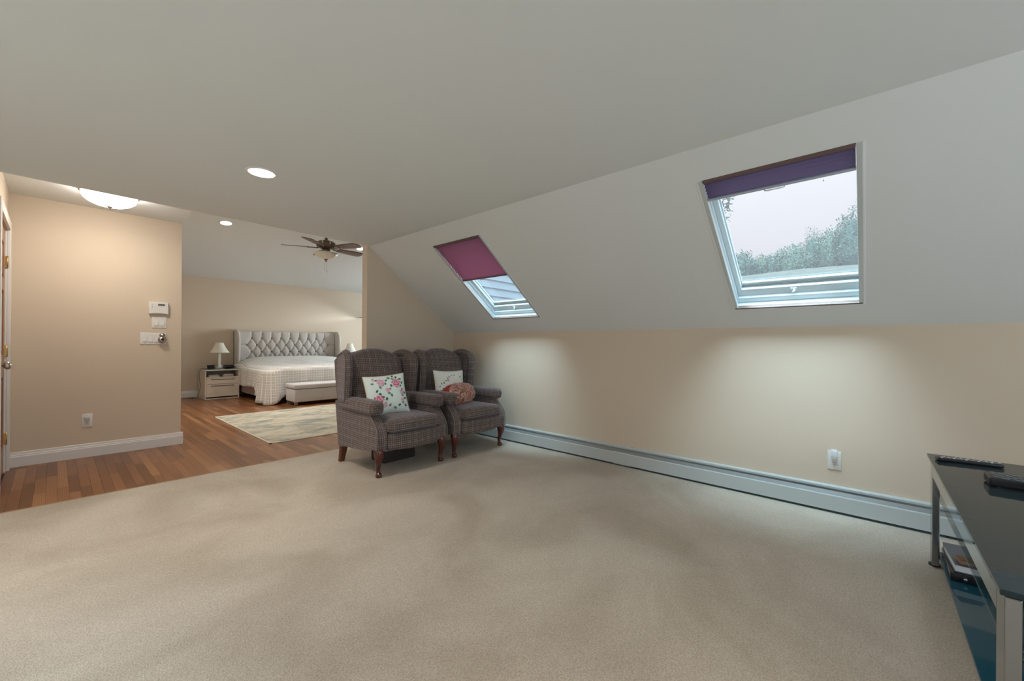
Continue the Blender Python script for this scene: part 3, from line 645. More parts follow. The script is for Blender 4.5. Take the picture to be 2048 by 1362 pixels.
B().lathe([(.166, -.060), (.168, -.066), (.150, -.095), (.115, -.122), (.07, -.143), (.02, -.152), (.001, -.153)], n=40, cap=False).build('bowl', M['bowl'], fn)
B().lathe([(.001, -.150), (.03, -.151), (.026, -.160), (.010, -.166), (.010, -.180), (.001, -.196)], n=16, cap=False).build('finial', M['fan'], fn)
ch = B(); ch.tube([(0.01, 0, -.16), (.012, .0, -.32)], .0018, 5); ch.tube([(-.012, .01, -.16), (-.014, .01, -.30)], .0018, 5)
ch.lathe([(.001, 0), (.006, -.006), (.006, -.022), (.001, -.03)], c=(.012, 0, -.32), n=8, cap=False); ch.lathe([(.001, 0), (.005, -.006), (.001, -.018)], c=(-.014, .01, -.30), n=8, cap=False)
ch.build('pull_chain', M['nickel'], fn)
rt = math.atan2(Rv.y, Rv.x)
for k in range(5):
    # angles measured in the frame (right, forward) of the viewer's horizon
    a = math.radians(-90+72*k); d = Rv*math.cos(a)+Fv*math.sin(a); ang = math.atan2(d.y, d.x)
    rot = Matrix.Rotation(ang, 4, 'Z')
    def blade(u, v, rot=rot):
        x = .19+.41*u; wd = .058+.022*math.sin(min(u*1.1, 1)*PI*.55)
        if u > .9: wd *= math.sqrt(max(0, 1-((u-.9)/.1)**2))*.85+.15
        y = (v-.5)*2*wd; z = .018-.20*y
        return rot @ Vector((x, y, z))
    bl = B().grid(blade, 20, 4).build('blade', M['blade'], fn, solid=.008)
    br = B(); br.tube([(.09, 0, .02), (.13, .02, .010), (.18, .028, .010), (.235, .02, .012)], .007, 6, xf=rot); br.tube([(.09, 0, .02), (.13, -.02, .014), (.18, -.028, .018), (.235, -.02, .018)], .007, 6, xf=rot)
    br.lathe([(.001, 0), (.014, 0), (.014, .006), (.001, .006)], c=(.245, 0, .006), n=10, xf=rot, cap=False)
    br.build('blade_bracket', M['fan'], fn)

# ================================================================== WING CHAIRS
def interp(pts, n=6):
    # Catmull-Rom through 2-D points
    o = []
    for i in range(len(pts)-1):
        p0 = pts[max(i-1, 0)]; p1 = pts[i]; p2 = pts[i+1]; p3 = pts[min(i+2, len(pts)-1)]
        for k in range(n):
            t = k/n
            o.append(tuple(.5*((2*p1[j])+(-p0[j]+p2[j])*t+(2*p0[j]-5*p1[j]+4*p2[j]-p3[j])*t*t+(-p0[j]+3*p1[j]-3*p2[j]+p3[j])*t**3) for j in range(len(p1))))
    o.append(tuple(pts[-1])); return o
def lean(p): return p   # seat parts stay upright
def make_chair():
    t = thing('wing_chair', 'x', 'armchair', (2.07, 3.0, .004))
    P = M['plaid']
    # seat cushion, crowned, overhanging at the front
    def fc(p):
        k = max(0, 1-(p.x/.27)**2)
        p.z += .022*k*(1 if p.z > .39 else 0)*(1-min(1, max(0, (.05-p.y)/.3)))
        if p.y < .02: p.y -= .02*k
        return p
    cu_ = B().rbox(-.262, .262, -.085, .50, .352, .455, .042, 8, fn=fc).build('seat_cushion', P, t)
    pp = [(-.256, .42, .425)]+[(-.258, y, .430) for y in (.3, .15, 0)]+[(-.25, -.06, .430), (-.20, -.088, .432), (0, -.106, .436), (.20, -.088, .432), (.25, -.06, .430)]+[(.258, y, .430) for y in (0, .15, .3)]
    B().tube(interp(pp, 4), .0045, 6).build('cushion_piping', M['piping'], cu_)
    pp = [(x, y, z-.055) for x, y, z in pp]
    B().tube(interp(pp, 4), .0045, 6).build('cushion_piping', M['piping'], cu_)
    # footrest front
    def ff(p):
        k = 1-(p.x/.262)**2; p.y -= .022*max(0, k)*(1 if p.y < -.04 else .5); p.z -= .018*max(0, k)*(1 if p.z < .25 else 0); return p
    B().rbox(-.260, .260, -.072, -.02, .222, .348, .02, 6, fn=ff).build('footrest_panel', P, t)
    B().box(-.262, .262, -.02, .62, .20, .36).build('seat_box', P, t)
    for s in (-1, 1):
        # side panel with swept front post
        prof = interp([(-.045, .222), (-.050, .30), (-.040, .37), (.0, .425), (.05, .475), (.085, .52), (.10, .575)], 5)
        prof += [(.62, .575), (.745, .56), (.675, .15), (.60, .150)]+interp([(.60, .150), (.50, .165), (.35, .175), (.18, .195), (.03, .222)], 4)[1:]
        def flare(p, s=s):
            k = max(0, min(1, (.42-p.z)/.2)); k2 = max(0, 1-max(0, p.y)/.35)
            if abs(p.x) > .3: p.x += s*.012*k*k2
            if abs(p.x) < .3: p.x -= s*.0
            p.x *= 1-.10*max(0, (p.y-.35))
            return p
        b = B(); a0, a1 = (.262, .345)
        b.prism(prof, 0, s*a0, s*a1, xf=flare); sp = b.build('side_panel', P, t, bevel=.012, seg=3)
        # piping along the post's outer edge
        lp = [(s*.350, y-.001, z) for y, z in interp([(-.045, .222), (-.050, .30), (-.040, .37), (.0, .425), (.05, .475), (.085, .515)], 5)]
        B().tube(lp, .0045, 6, xf=flare).build('piping', M['piping'], sp)
        B().tube([(s*.264, -.047, .224), (s*.30, -.047, .223), (s*.345, -.046, .224)], .004, 6, xf=flare).build('piping', M['piping'], sp)
        # arm
        def fa(p, s=s):
            k = max(0, (.12-p.y)/.12); p.x += s*.010*k
            if p.z > .57: p.z -= .012*max(0, (p.y-.3)/.3)
            p.x *= 1-.10*max(0, (p.y-.35)); return p
        x0, x1 = sorted((s*.242, s*.372))
        ar = B().rbox(x0, x1, .005, .62, .500, .618, .042, 8, fn=fa).build('arm', P, t)
        # gathered front of the roll: a button ring of pleats
        b = B()
        for k in range(9):
            a = 2*PI*k/9; cx = s*.317; cz = .559
            b.tube([(cx+.010*math.cos(a), .004, cz+.010*math.sin(a)), (cx+.036*math.cos(a), .006, cz+.034*math.sin(a)), (cx+.050*math.cos(a), .020, cz+.046*math.sin(a))], [.003, .006, .002], 5)
        b.build('arm_pleats', P, ar)
        # wing
        wp = interp([(.485, .575), (.478, .66), (.465, .78), (.455, .88), (.470, .955), (.53, .998), (.60, 1.010), (.68, .995), (.76, .965), (.835, .93)], 4)
        wp += [(.80, .75), (.742, .56)]
        def fw(p, s=s):
            p.x += s*(.055*max(0, (.66-p.y))/.2-.10*max(0, p.y-.66)); return p
        b = B(); b.prism(wp, 0, s*.272, s*.322, xf=fw); wo = b.build('wing', P, t, bevel=.014, seg=3)
        edge = interp([(.485, .575), (.478, .66), (.465, .78), (.455, .88), (.470, .955), (.53, .998), (.60, 1.008), (.68, .993), (.76, .963)], 4)
        B().tube([(s*.285, y+.010, z-.006) for y, z in edge], [.026+.008*min(1, i/6)*min(1, (len(edge)-i)/8) for i in range(len(edge))], 10, xf=fw).build('wing_roll', P, wo)
        B().tube([(s*.323, y-.004, z) for y, z in edge], .0045, 6, xf=fw).build('piping', M['piping'], wo)
    # back cushion and outer back
    def fb(p):
        k = (p.z-.40)/.62; e = max(0, 1-(p.x/.29)**2)
        if p.z > .8: p.z = .8+(p.z-.8)*(1-.42*(p.x/.29)**2)
        if p.y < .56: p.y -= .03*e*math.sin(PI*min(1, max(0, k)))
        p.y += .20*(p.z-.40); p.x *= 1+.0*k; return p
    B().rbox(-.285, .285, .47, .62, .40, 1.045, .05, 10, fn=fb).build('back_cushion', P, t)
    def fo(p):
        if p.z > .8: p.z = .8+(p.z-.8)*(1-.42*(p.x/.3)**2)
        p.y += .20*(p.z-.15)-.0; return p
    B().rbox(-.300, .300, .635, .695, .15, 1.02, .025, 8, fn=fo).build('outer_back', P, t)
    # legs
    for s in (-1, 1):
        lg = interp([(s*.315, -.006, .235, .040), (s*.322, -.020, .185, .040), (s*.322, -.012, .12, .024), (s*.318, 0, .07, .017), (s*.317, -.002, .04, .017), (s*.318, -.010, .018, .026), (s*.318, -.012, .004, .022)], 4)
        B().tube([q[:3] for q in lg], [q[3] for q in lg], 12).build('front_leg', M['mahogany'], t)
        b = B(); v = [(s*.30+dx*.030, .625+dy*.028, .16) for dx, dy in ((-1, -1), (1, -1), (1, 1), (-1, 1))]+[(s*.305+dx*.021, .665+dy*.021, 0) for dx, dy in ((-1, -1), (1, -1), (1, 1), (-1, 1))]
        b.add(v, [(0, 1, 2, 3), (7, 6, 5, 4), (0, 4, 5, 1), (1, 5, 6, 2), (2, 6, 7, 3), (3, 7, 4, 0)]); b.build('rear_leg', M['walnut'], t, bevel=.004)
    return t
A = make_chair(); A['label'] = 'left plaid wing chair with one flowered cushion, nearer the bedroom rug'
Bc = copy_tree(A); Bc.location = (2.872, 3.0, .004); Bc['label'] = 'right plaid wing chair in the corner, holding two cushions'
for o in (A, Bc): o['group'] = 'plaid wing chairs'
# fabric covered mechanism block hanging under the left chair
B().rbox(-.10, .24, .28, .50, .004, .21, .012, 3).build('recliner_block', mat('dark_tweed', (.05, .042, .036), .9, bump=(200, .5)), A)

# cushions
def rose(u, v, cx, cy, r, c1, c2):
    d = math.hypot(u-cx, v-cy)/r
    if d > 1+.12*math.sin(7*math.atan2(v-cy, u-cx)+cx*9): return None
    return c1 if (int(d*3.2+.6*math.sin(3*math.atan2(v-cy, u-cx))) % 2) else c2
random.seed(5)
leaves = [(.16, .78), (.2, .9), (.27, .86), (.33, .66), (.40, .72), (.46, .76), (.50, .84), (.57, .90), (.68, .95), (.66, .86), (.76, .90), (.86, .84), (.9, .74), (.84, .66), (.60, .68), (.55, .60), (.88, .56), (.94, .48), (.86, .42), (.24, .58), (.30, .50), (.22, .40), (.36, .42), (.44, .36), (.52, .50), (.58, .44), (.92, .34), (.84, .24), (.74, .18), (.90, .16), (.5, .2), (.40, .26), (.32, .30), (.62, .12)]
def floral(u, v):
    for (cx, cy, r) in ((.74, .74, .115), (.25, .36, .12)):
        c = rose(u, v, cx, cy, r, (.55, .12, .22), (.76, .44, .52))
        if c: return c
    for (cx, cy, r) in ((.36, .80, .10), (.50, .58, .055), (.86, .50, .06), (.38, .22, .06), (.84, .30, .05), (.20, .88, .04)):
        c = rose(u, v, cx, cy, r, (.60, .30, .42), (.74, .52, .60))
        if c: return c
    for i, (cx, cy) in enumerate(leaves):
        a = i*1.7; du, dv = u-cx, v-cy; p_ = du*math.cos(a)+dv*math.sin(a); q_ = -du*math.sin(a)+dv*math.cos(a)
        if (p_/.040)**2+(q_/.026)**2 < 1: return (.04, .12, .10) if i % 3 else (.12, .22, .18)
    return (.70, .80, .76)
leaves2 = [(.10, .52), (.16, .60), (.24, .62), (.30, .68), (.38, .76), (.44, .80), (.52, .84), (.62, .86), (.84, .80), (.92, .72), (.90, .55), (.86, .42), (.2, .45), (.12, .38), (.3, .2), (.7, .2), (.5, .12)]
def floral2(u, v):
    for (cx, cy, r) in ((.38, .70, .05), (.2, .3, .10), (.75, .3, .10), (.93, .62, .03)):
        c = rose(u, v, cx, cy, r, (.62, .20, .32), (.76, .50, .58))
        if c: return c
    for i, (cx, cy) in enumerate(leaves2):
        a = i*2.1; du, dv = u-cx, v-cy; p_ = du*math.cos(a)+dv*math.sin(a); q_ = -du*math.sin(a)+dv*math.cos(a)
        if (p_/.030)**2+(q_/.017)**2 < 1: return (.04, .12, .10) if i % 3 else (.16, .30, .26)
    return (.74, .76, .70)
def cushion(label, loc, rot, w_, h_, th_, fnc, edge):
    t = thing('throw_cushion', label, 'cushion', loc, rot=rot)
    n = 84
    def shape(u, v, s):
        x = 2*u-1; z = 2*v-1
        k = (max(0, 1-abs(x)**2.6)*max(0, 1-abs(z)**2.6))**.55
        px = x*w_/2*(1-.07*(1-z*z)*abs(x)); pz = z*h_/2*(1-.07*(1-x*x)*abs(z))
        return Vector((px, -s*th_/2*k+.004*math.sin(9*x+4*z)*k, pz+h_/2))
    b = B(); b.grid(lambda u, v: shape(u, v, 1), n, n); c1 = [fnc(i/n, j/n) for j in range(n+1) for i in range(n+1)]
    b.build('front_cover', M['pillow'], t, colors=c1, smooth=True, normals=False)
    b = B(); b.grid(lambda u, v: shape(1-u, v, -1), 24, 24); b.build('back_cover', mat(label[:12]+'_back', edge, .9), t, smooth=True, normals=False)
    rim = [shape(u, v, 0) for u, v in [(k/16, 0) for k in range(16)]+[(1, k/16) for k in range(16)]+[(1-k/16, 1) for k in range(16)]+[(0, 1-k/16) for k in range(17)]]
    B().tube(rim, .0045, 6).build('piping', mat(label[:12]+'_edge', edge, .9), t)
    return t
cushion('cream cushion with pink roses and green leaves on the left wing chair', (1.975, 3.19, .462), (math.radians(-20), math.radians(-4), math.radians(-14)), .37, .37, .13, floral, (.66, .58, .42))
cushion('cream cushion with sparse small flowers standing behind the round red one', (2.745, 3.27, .465), (math.radians(-14), math.radians(2), math.radians(-8)), .36, .36, .11, floral2, (.66, .60, .48))
rc = thing('throw_cushion', 'round rosy red patterned cushion lying on the right wing chair', 'cushion', (2.80, 3.17, .462), rot=(math.radians(-20), math.radians(-6), math.radians(-6)))
def lump(u, v):
    a = 2*PI*u; p_ = PI*(v-.5); x = math.cos(p_)*math.cos(a); y = math.cos(p_)*math.sin(a); z = math.sin(p_)
    g = 1+.05*noise.noise(Vector((x*2.1, y*2.1, z*2.1)))+.03*noise.noise(Vector((x*6, y*6, z*6)))
    e = lambda q, k: math.copysign(abs(q)**k, q)
    return Vector((.20*e(x, .8)*g, .085*y*g, .118+.118*e(z, .8)*g))
B().grid(lump, 48, 28).build('cover', M['toile'], rc, smooth=True)
b = B()
def band(u, v):
    q = lump(.5+.0*u, 0); a = .47+.17*v; w2 = .12+.76*u
    q = lump(a, w2); c = Vector((0, 0, .118)); return c+(q-c)*1.012
B().grid(band, 20, 5).build('red_band', M['redband'], rc, smooth=True)

# ================================================================== TV STAND
tv = thing('tv_stand', 'low steel-framed television stand with smoked glass top and glass shelves by the knee wall', 'tv stand', (2.22, -.48, .004))
X0, X1 = 1.458-2.22, 2.982-2.22; Y1_, Y0_ = -.237+.48, -.72+.48
for (ya, yb) in ((Y1_-.027, Y1_), (Y0_, Y0_+.027)):
    for xa in (X0, X1-.082):
        lg = B().box(xa, xa+.082, ya, yb, .012, .522).build('leg', M['chrome'], tv, bevel=.003)
        B().lathe([(.001, 0), (.022, 0), (.022, .010), (.02, .0115), (.001, .0115)], c=(xa+.041, (ya+yb)/2, 0), n=20, cap=False).build('foot_pad', M['black'], lg)
    B().box(X0+.082, X1-.082, ya, yb, .452, .522).build('top_rail', M['chrome'], tv, bevel=.003)
for xa in (X0+.02, X1-.06): B().box(xa, xa+.04, Y0_+.027, Y1_-.027, .04, .052).build('cross_bar', M['chrome'], tv)
B().box(X0-.03, X1+.02, Y0_-.03, Y1_+.012, .534, .548).build('glass_top', M['tglass'], tv, bevel=.002)
for xa in (X0+.10, X0+.55, X0+.97, X1-.10):
    for ya in (Y0_+.014, Y1_-.014): B().lathe([(.001, 0), (.022, 0), (.022, .013), (.001, .013)], c=(xa, ya, .5215), n=20, cap=False).build('glass_mount', M['black'], tv)
B().box(X0+.06, X1-.06, Y0_+.03, Y1_-.016, .362, .370).build('shelf', M['shelfglass'], tv, bevel=.0015)
B().box(X0+.0, X1-.0, Y0_+.01, Y1_-.028, .052, .060).build('lower_shelf', M['lowglass'], tv, bevel=.0015)
for xa in (X0+.085, X1-.095):
    for ya in (Y0_+.04, Y1_-.045): B().tube([(xa-.02, ya, .356), (xa+.02, ya, .356)], .007).build('shelf_pin', M['chrome'], tv)
GT = .552
rm = thing('remote_control', 'long black remote control with grey buttons at the far end of the glass top', 'remote control', (2.862, -.352, GT+.0005), math.radians(-81))
B().rbox(-.108, .108, -.024, .024, 0, .018, .007, 4).build('case', M['black'], rm)
for i in range(15):
    for j in range(3): B().rbox(-.096+i*.0135, -.096+i*.0135+.009, -.017+j*.0125, -.017+j*.0125+.009, .0165, .0205, .0015, 1).build('button', M['heater_in'] if (i+j) % 3 else M['paper'], rm)
rt_ = thing('cable_box', 'flat black cable box with rows of oval vents, behind the remote on the glass top', 'cable box', (2.505, -.50, GT+.0005))
B().rbox(-.055, .055, -.143, .143, .003, .036, .006, 3).build('case', M['black'], rt_)
for x in (-.045, .045):
    for y in (-.12, .12): B().lathe([(.001, 0), (.008, 0), (.008, .004), (.001, .004)], c=(x, y, 0), n=12, cap=False).build('rubber_foot', M['slot'], rt_)
vb = B()
ring = [(math.cos(2*PI*k/12)*.006, math.sin(2*PI*k/12)*.013) for k in range(12)]
for i in range(5):
    for j in range(7): vb.prism([(x-.040+i*.02, y-.115+j*.036+(i % 2)*.016) for x, y in ring], 2, .0355, .0375)
vb.build('vent_slots', mat('vent_gloss', (.10, .16, .20), .2), rt_)
# things on the lower shelf
SZ = .0645
bk = thing('paperback_book', 'book with pale page edges on the lower glass shelf, top of the small stack', 'book', (2.80, -.335, SZ+.037), math.radians(3))
B().box(-.13, .13, -.052, .050, .004, .030).build('pages', M['paper'], bk)
B().box(-.132, .132, -.055, .052, .030, .033).box(-.132, .132, -.055, .052, 0, .004).box(-.132, .132, -.055, -.052, 0, .033).build('cover', M['cover_dark'], bk)
wl = thing('wallet', 'small tan brown leather case resting on the book on the lower shelf', 'wallet', (2.705, -.335, SZ+.0705), .2)
B().rbox(-.03, .03, -.04, .035, 0, .018, .007, 2).build('body', M['tan'], wl); B().rbox(-.026, .026, -.036, .032, .0175, .022, .002, 1).build('flap', mat('wallet_flap', (.20, .10, .06), .5), wl)
bx = thing('media_player', 'flat black media player under the book on the lower glass shelf', 'media player', (2.80, -.38, SZ))
B().rbox(-.15, .15, -.11, .105, .003, .036, .003, 1).build('case', M['black_gloss'], bx)
B().lathe([(.001, 0), (.006, 0), (.006, .003), (.001, .003)], n=14, xf=Matrix.Translation((-.150, .06, .018)) @ Matrix.Rotation(-PI/2, 4, 'Y'), cap=False).build('socket', M['nickel'], bx)
for x in (-.12, .12):
    for y in (-.09, .09): B().box(x-.01, x+.01, y-.01, y+.01, 0, .004).build('rubber_foot', M['slot'], bx)

# ================================================================== BEDROOM
rg = thing('area_rug', 'cream and blue-grey distressed area rug on the bedroom planks', 'rug', (3.05, 5.995, 0))
RX, RY = 1.51, 1.155
B().box(-RX+.02, RX-.02, -RY+.02, RY-.02, .0005, .008).build('pile', M['rug'], rg)
B().box(-RX, -RX+.02, -RY, RY, .0005, .007).box(RX-.02, RX, -RY, RY, .0005, .007).box(-RX, RX, -RY, -RY+.02, .0005, .007).box(-RX, RX, RY-.02, RY, .0005, .007).build('binding', M['rug_edge'], rg)

# bed
bd = thing('bed', 'king bed with tall button-tufted beige winged headboard against the bedroom wall', 'bed', (3.57, 9.0, 0))
bx0, bx1 = 2.485-3.57, 4.66-3.57
yb = YB-.002-9.0
# tufted panel
rows = [(1.185, 9, 0), (1.037, 10, 1), (.889, 9, 0), (.741, 10, 1)]
px0, px1 = bx0+.07, bx1-.07; dxb = (px1-px0)/10.6; btn = []
for z, n_, odd in rows:
    for k in range(n_):
        off = (px0+px1)/2+(k-(n_-1)/2)*dxb; btn.append((off, z))
def seg_d(p, a, c):
    ax_, az = a; cx, cz = c; dx, dz = cx-ax_, cz-az; t = max(0, min(1, ((p[0]-ax_)*dx+(p[1]-az)*dz)/(dx*dx+dz*dz))); return math.hypot(p[0]-ax_-t*dx, p[1]-az-t*dz)
segs = []
for i, a in enumerate(btn):
    for c in btn[i+1:]:
        if abs(abs(a[0]-c[0])-dxb/2) < .02 and abs(abs(a[1]-c[1])-.148) < .02: segs.append((a, c))
for a in btn:
    if a[1] > 1.15: segs.append((a, (a[0], 1.34)))
row2 = [a for a in btn if abs(a[1]-1.037) < .01]
segs.append((row2[0], (px0, 1.037))); segs.append((row2[-1], (px1, 1.037)))
hz0, hz1 = .30, 1.335
def tuft(u, v):
    x = px0+(px1-px0)*u; z = hz0+(hz1-hz0)*v
    d = min(seg_d((x, z), *s_) for s_ in segs if min(s_[0][0], s_[1][0])-.15 < x < max(s_[0][0], s_[1][0])+.15) if True else 0
    db = min(math.hypot(x-a[0], z-a[1]) for a in btn)
    h = .034*(1-math.exp(-d/.022))+.022*(1-math.exp(-db/.02))-.012
    ed = min(1, min((hz1-z), 1)/.03); h *= math.sqrt(max(0, min(1, ed)))
    return Vector((x, yb-.06-h, z))
hb = B().grid(tuft, 230, 84).build('tufted_headboard', M['head'], bd, smooth=True, normals=False)
for a in btn:
    pass
bm_ = B().lathe([(.001, -.010), (.013, -.008), (.016, 0), (.001, .002)], n=10, xf=Matrix.Rotation(-PI/2, 4, 'X') @ Matrix.Rotation(PI, 4, 'X'), cap=False).build('tuft_button', mat('tuft_button_cloth', (.20, .17, .155), .8), hb)
bm_.location = (btn[0][0], yb-.072, btn[0][1])
for a in btn[1:]:
    c = bm_.copy(); col.objects.link(c); c.location = (a[0], yb-.072, a[1])
B().box(bx0, bx1, yb-.06, yb, .10, 1.33).build('headboard_back', M['head2'], bd, bevel=.01)
for s, xa in ((-1, bx0), (1, bx1-.06)):
    wp = [(yb, .06), (yb, 1.34)]+interp([(yb-.10, 1.345), (yb-.20, 1.32), (yb-.265, 1.24), (yb-.285, 1.10), (yb-.27, .7), (yb-.26, .06)], 5)
    wg = B().prism(wp, 0, xa, xa+.06).build('headboard_wing', M['head'], bd, bevel=.012, seg=3)
    ed = [(xa+.03, y, z) for y, z in interp([(yb-.02, 1.345), (yb-.10, 1.35), (yb-.20, 1.325), (yb-.268, 1.24), (yb-.288, 1.10), (yb-.273, .7), (yb-.263, .1)], 5)]
    B().tube(ed, .022, 8).build('wing_edge', M['head2'], wg)
fy0 = 7.93-9.0
b = B(); b.box(2.475-3.57, 2.52-3.57, fy0, yb-.06, .10, .30); b.box(4.595-3.57, 4.64-3.57, fy0, yb-.06, .10, .30); b.box(2.475-3.57, 4.64-3.57, fy0, fy0+.05, .10, .30)
b.build('bed_frame', mat('bed_frame_fabric', (.36, .27, .24), .85), bd, bevel=.008)
for x in (-1.05, 1.03):
    for y in (fy0+.08, yb-.2): B().box(x-.03, x+.03, y-.03, y+.03, 0, .10).build('bed_foot', M['black'], bd)
B().rbox(2.50-3.57, 4.62-3.57, fy0+.03, yb-.12, .26, .615, .07, 4).build('mattress', M['paper'], bd)
# cover
cv = empty('bedspread', (3.57, 9.0, 0)); tag(cv, 'white quilted bedspread with a grey geometric print draped over the king bed', 'bedspread')
xl, xr, yf, yh = 2.452-3.57, 4.655-3.57, 7.90-9.0, 9.78-9.0
path = []
def addseg(p, q, n):
    for k in range(n): path.append((p[0]+(q[0]-p[0])*k/n, p[1]+(q[1]-p[1])*k/n))
R_ = .10
addseg((xl, yh), (xl, yf+R_), 46)
for k in range(8): a = PI+PI/2*k/8; path.append((xl+R_+R_*math.cos(a), yf+R_+R_*math.sin(a)))
addseg((xl+R_, yf), (xr-R_, yf), 52)
for k in range(8): a = 1.5*PI+PI/2*k/8; path.append((xr-R_+R_*math.cos(a), yf+R_+R_*math.sin(a)))
addseg((xr, yf+R_), (xr, yh), 46); path.append((xr, yh))
nP = len(path); cum = [0]
for i in range(1, nP): cum.append(cum[-1]+math.dist(path[i], path[i-1]))
def nrm(i):
    a = path[max(i-1, 0)]; c = path[min(i+1, nP-1)]; d = Vector((c[0]-a[0], c[1]-a[1], 0)).normalized(); return Vector((d.y, -d.x, 0)) if True else None
corner_s = cum[50]
def H(x, y):
    z = .640
    k = max(0, min(1, (y-(.15))/.35)); k = k*k*(3-2*k)
    ex = max(0, 1-abs(x/1.12)**4)
    z += .15*k*ex**.6 + .012*math.sin(x*9+y*3)*ex*(1-k)
    z -= .05*(1-ex)**2
    return z
vs = []; uvd = {}; fs = []; rings = 22; TOPR = 0
for j in range(rings+1):
    for i, p in enumerate(path):
        n_ = nrm(i)
        if n_.dot(Vector((p[0], p[1]-.2, 0))) < 0: n_ = -n_
        ds = abs(cum[i]-corner_s); cor = math.exp(-(ds/.30)**2)
        if j <= TOPR:
            q = Vector((p[0], p[1], 0))-n_*.045; vs.append((q.x, q.y, H(q.x, q.y)-.003)); uvd[len(vs)-1] = (p[0], p[1])
        else:
            t = (j-TOPR)/(rings-TOPR)
            qi = Vector((p[0], p[1], 0))-n_*.045; zt = H(qi.x, qi.y)
            base = .27-.02*math.sin(cum[i]*3.1)
            bot = base*(1-cor)+.012*cor
            if p[1] < yf+.02: bot = min(bot, .24)
            th_ = min(1, t*3.2)*PI/2
            z = zt-.003-.057*(1-math.cos(th_)) if t < 1/3.2 else zt-.06-(zt-.06-bot)*((t-1/3.2)/(1-1/3.2))
            fold = (.016+.052*cor)*math.sin(cum[i]*(21+6*cor)+1.3*math.sin(cum[i]*5))*t**1.2
            off = -.045+.060*math.sin(th_)+fold+(.07*cor)*t**1.6+.012*t
            z = max(z, .012)
            q = Vector((p[0], p[1], 0))+n_*off; vs.append((q.x, q.y, z)); uvd[len(vs)-1] = (cum[i]+10, z)
for j in range(rings):
    for i in range(nP-1): a = j*nP+i; fs.append((a, a+1, a+nP+1, a+nP))
b = B(); b.add(vs, fs, None, True); b.uv = uvd
def topc(u, v):
    y = yf+(yh-yf)*v; k = 0
    if y < yf+R_: k = R_-math.sqrt(max(0, R_*R_-(yf+R_-y)**2))
    e = .036; x = (xl+k+e)+(xr-xl-2*k-2*e)*u; y = max(y, yf+e)
    return Vector((x, y, H(x, y)))
b.grid(topc, 60, 60, uvf=lambda u, v: (topc(u, v).x, topc(u, v).y))
# split uv at the rim is unnecessary: print is small
b.build('quilt', M['quilt'], cv, solid=.012)
hemp = [Vector(vs[rings*nP+i]) for i in range(0, nP)]
B().tube(hemp, .008, 5).build('hem', mat('quilt_hem', (.70, .68, .64), .9), cv)

# storage bench
bn = thing('storage_bench', 'light grey upholstered storage bench at the foot of the bed', 'bench', (3.50, 7.60, 0))
bw = 3.50-2.735
B().rbox(-bw, bw, -.20, .20, .065, .285, .012, 2).build('box_body', M['bench'], bn)
B().rbox(-bw-.012, bw+.012, -.212, .212, .292, .372, .025, 4).build('lid', M['bench'], bn)
B().box(-bw+.01, bw-.01, -.19, .19, .283, .294).build('lid_gap', M['slot'], bn)
for x in (-bw+.035, bw-.035):
    for y in (-.165, .165): B().box(x-.022, x+.022, y-.022, y+.022, .008 if y < 0 else .0, .066).build('foot', mat('bench_foot', (.22, .20, .20), .4) if 'bench_foot' not in bpy.data.materials else bpy.data.materials['bench_foot'], bn)

# nightstands
def nightstand(loc, label):
    t = thing('nightstand', label, 'nightstand', loc)   # origin at floor, front faces -Y, x 0..w
    w_, d, h = .555, .53, .545
    b = B(); b.box(0, .018, 0, d, 0, h); b.box(w_-.018, w_, 0, d, 0, h); b.box(0, w_, d-.01, d, 0, h); b.box(.018, w_-.018, 0, d, .405, .42); b.box(.018, w_-.018, .01, d, 0, .02)
    b.build('carcass', M['ns'], t, bevel=.003)
    B().box(-.015, w_+.015, -.015, d, h, h+.018).build('top_slab', M['ns'], t, bevel=.004)
    B().box(.0, w_, .01, d-.02, h+.018, h+.023).build('glass_sheet', M['nsglass'], t)
    dr1 = B().box(.020, w_-.020, -.004, .02, .290, .400).build('drawer', M['ns'], t, bevel=.003)
    B().prism([(-.004, .384), (-.016, .386), (-.016, .378), (-.010, .374), (-.004, .374)], 0, .09, w_-.09).build('pull', M['ns_line'], dr1)
    dr2 = B().box(.020, w_-.020, -.004, .02, .045, .284).build('drawer', M['ns'], t, bevel=.003)
    B().prism([(-.004, .262), (-.016, .264), (-.016, .256), (-.010, .252), (-.004, .252)], 0, .09, w_-.09).build('pull', M['ns_line'], dr2)
    b = B()
    for k in range(6):
        z = .070+.026*k; b.prism([(.14, z+.022), (.24, z-.008), (.24, z-.003), (.14, z+.027)] if False else [(.14, z+.022), (.235, z-.006), (.235, z+.002), (.14, z+.030)], 1, -.009, -.004)
    b.build('carved_ribs', M['ns'], dr2)
    B().box(.23, w_-.020, -.006, .0, .045, .052).build('plinth_line', M['ns_line'], dr2)
    return t
n1_ = nightstand((1.872, 9.37, 0), 'cream nightstand with two drawers left of the bed')
n2_ = nightstand((4.76, 9.37, 0), 'cream nightstand right of the bed, hidden behind the left wing chair')
for n_ in (n1_, n2_): n_['group'] = 'bedside nightstands'
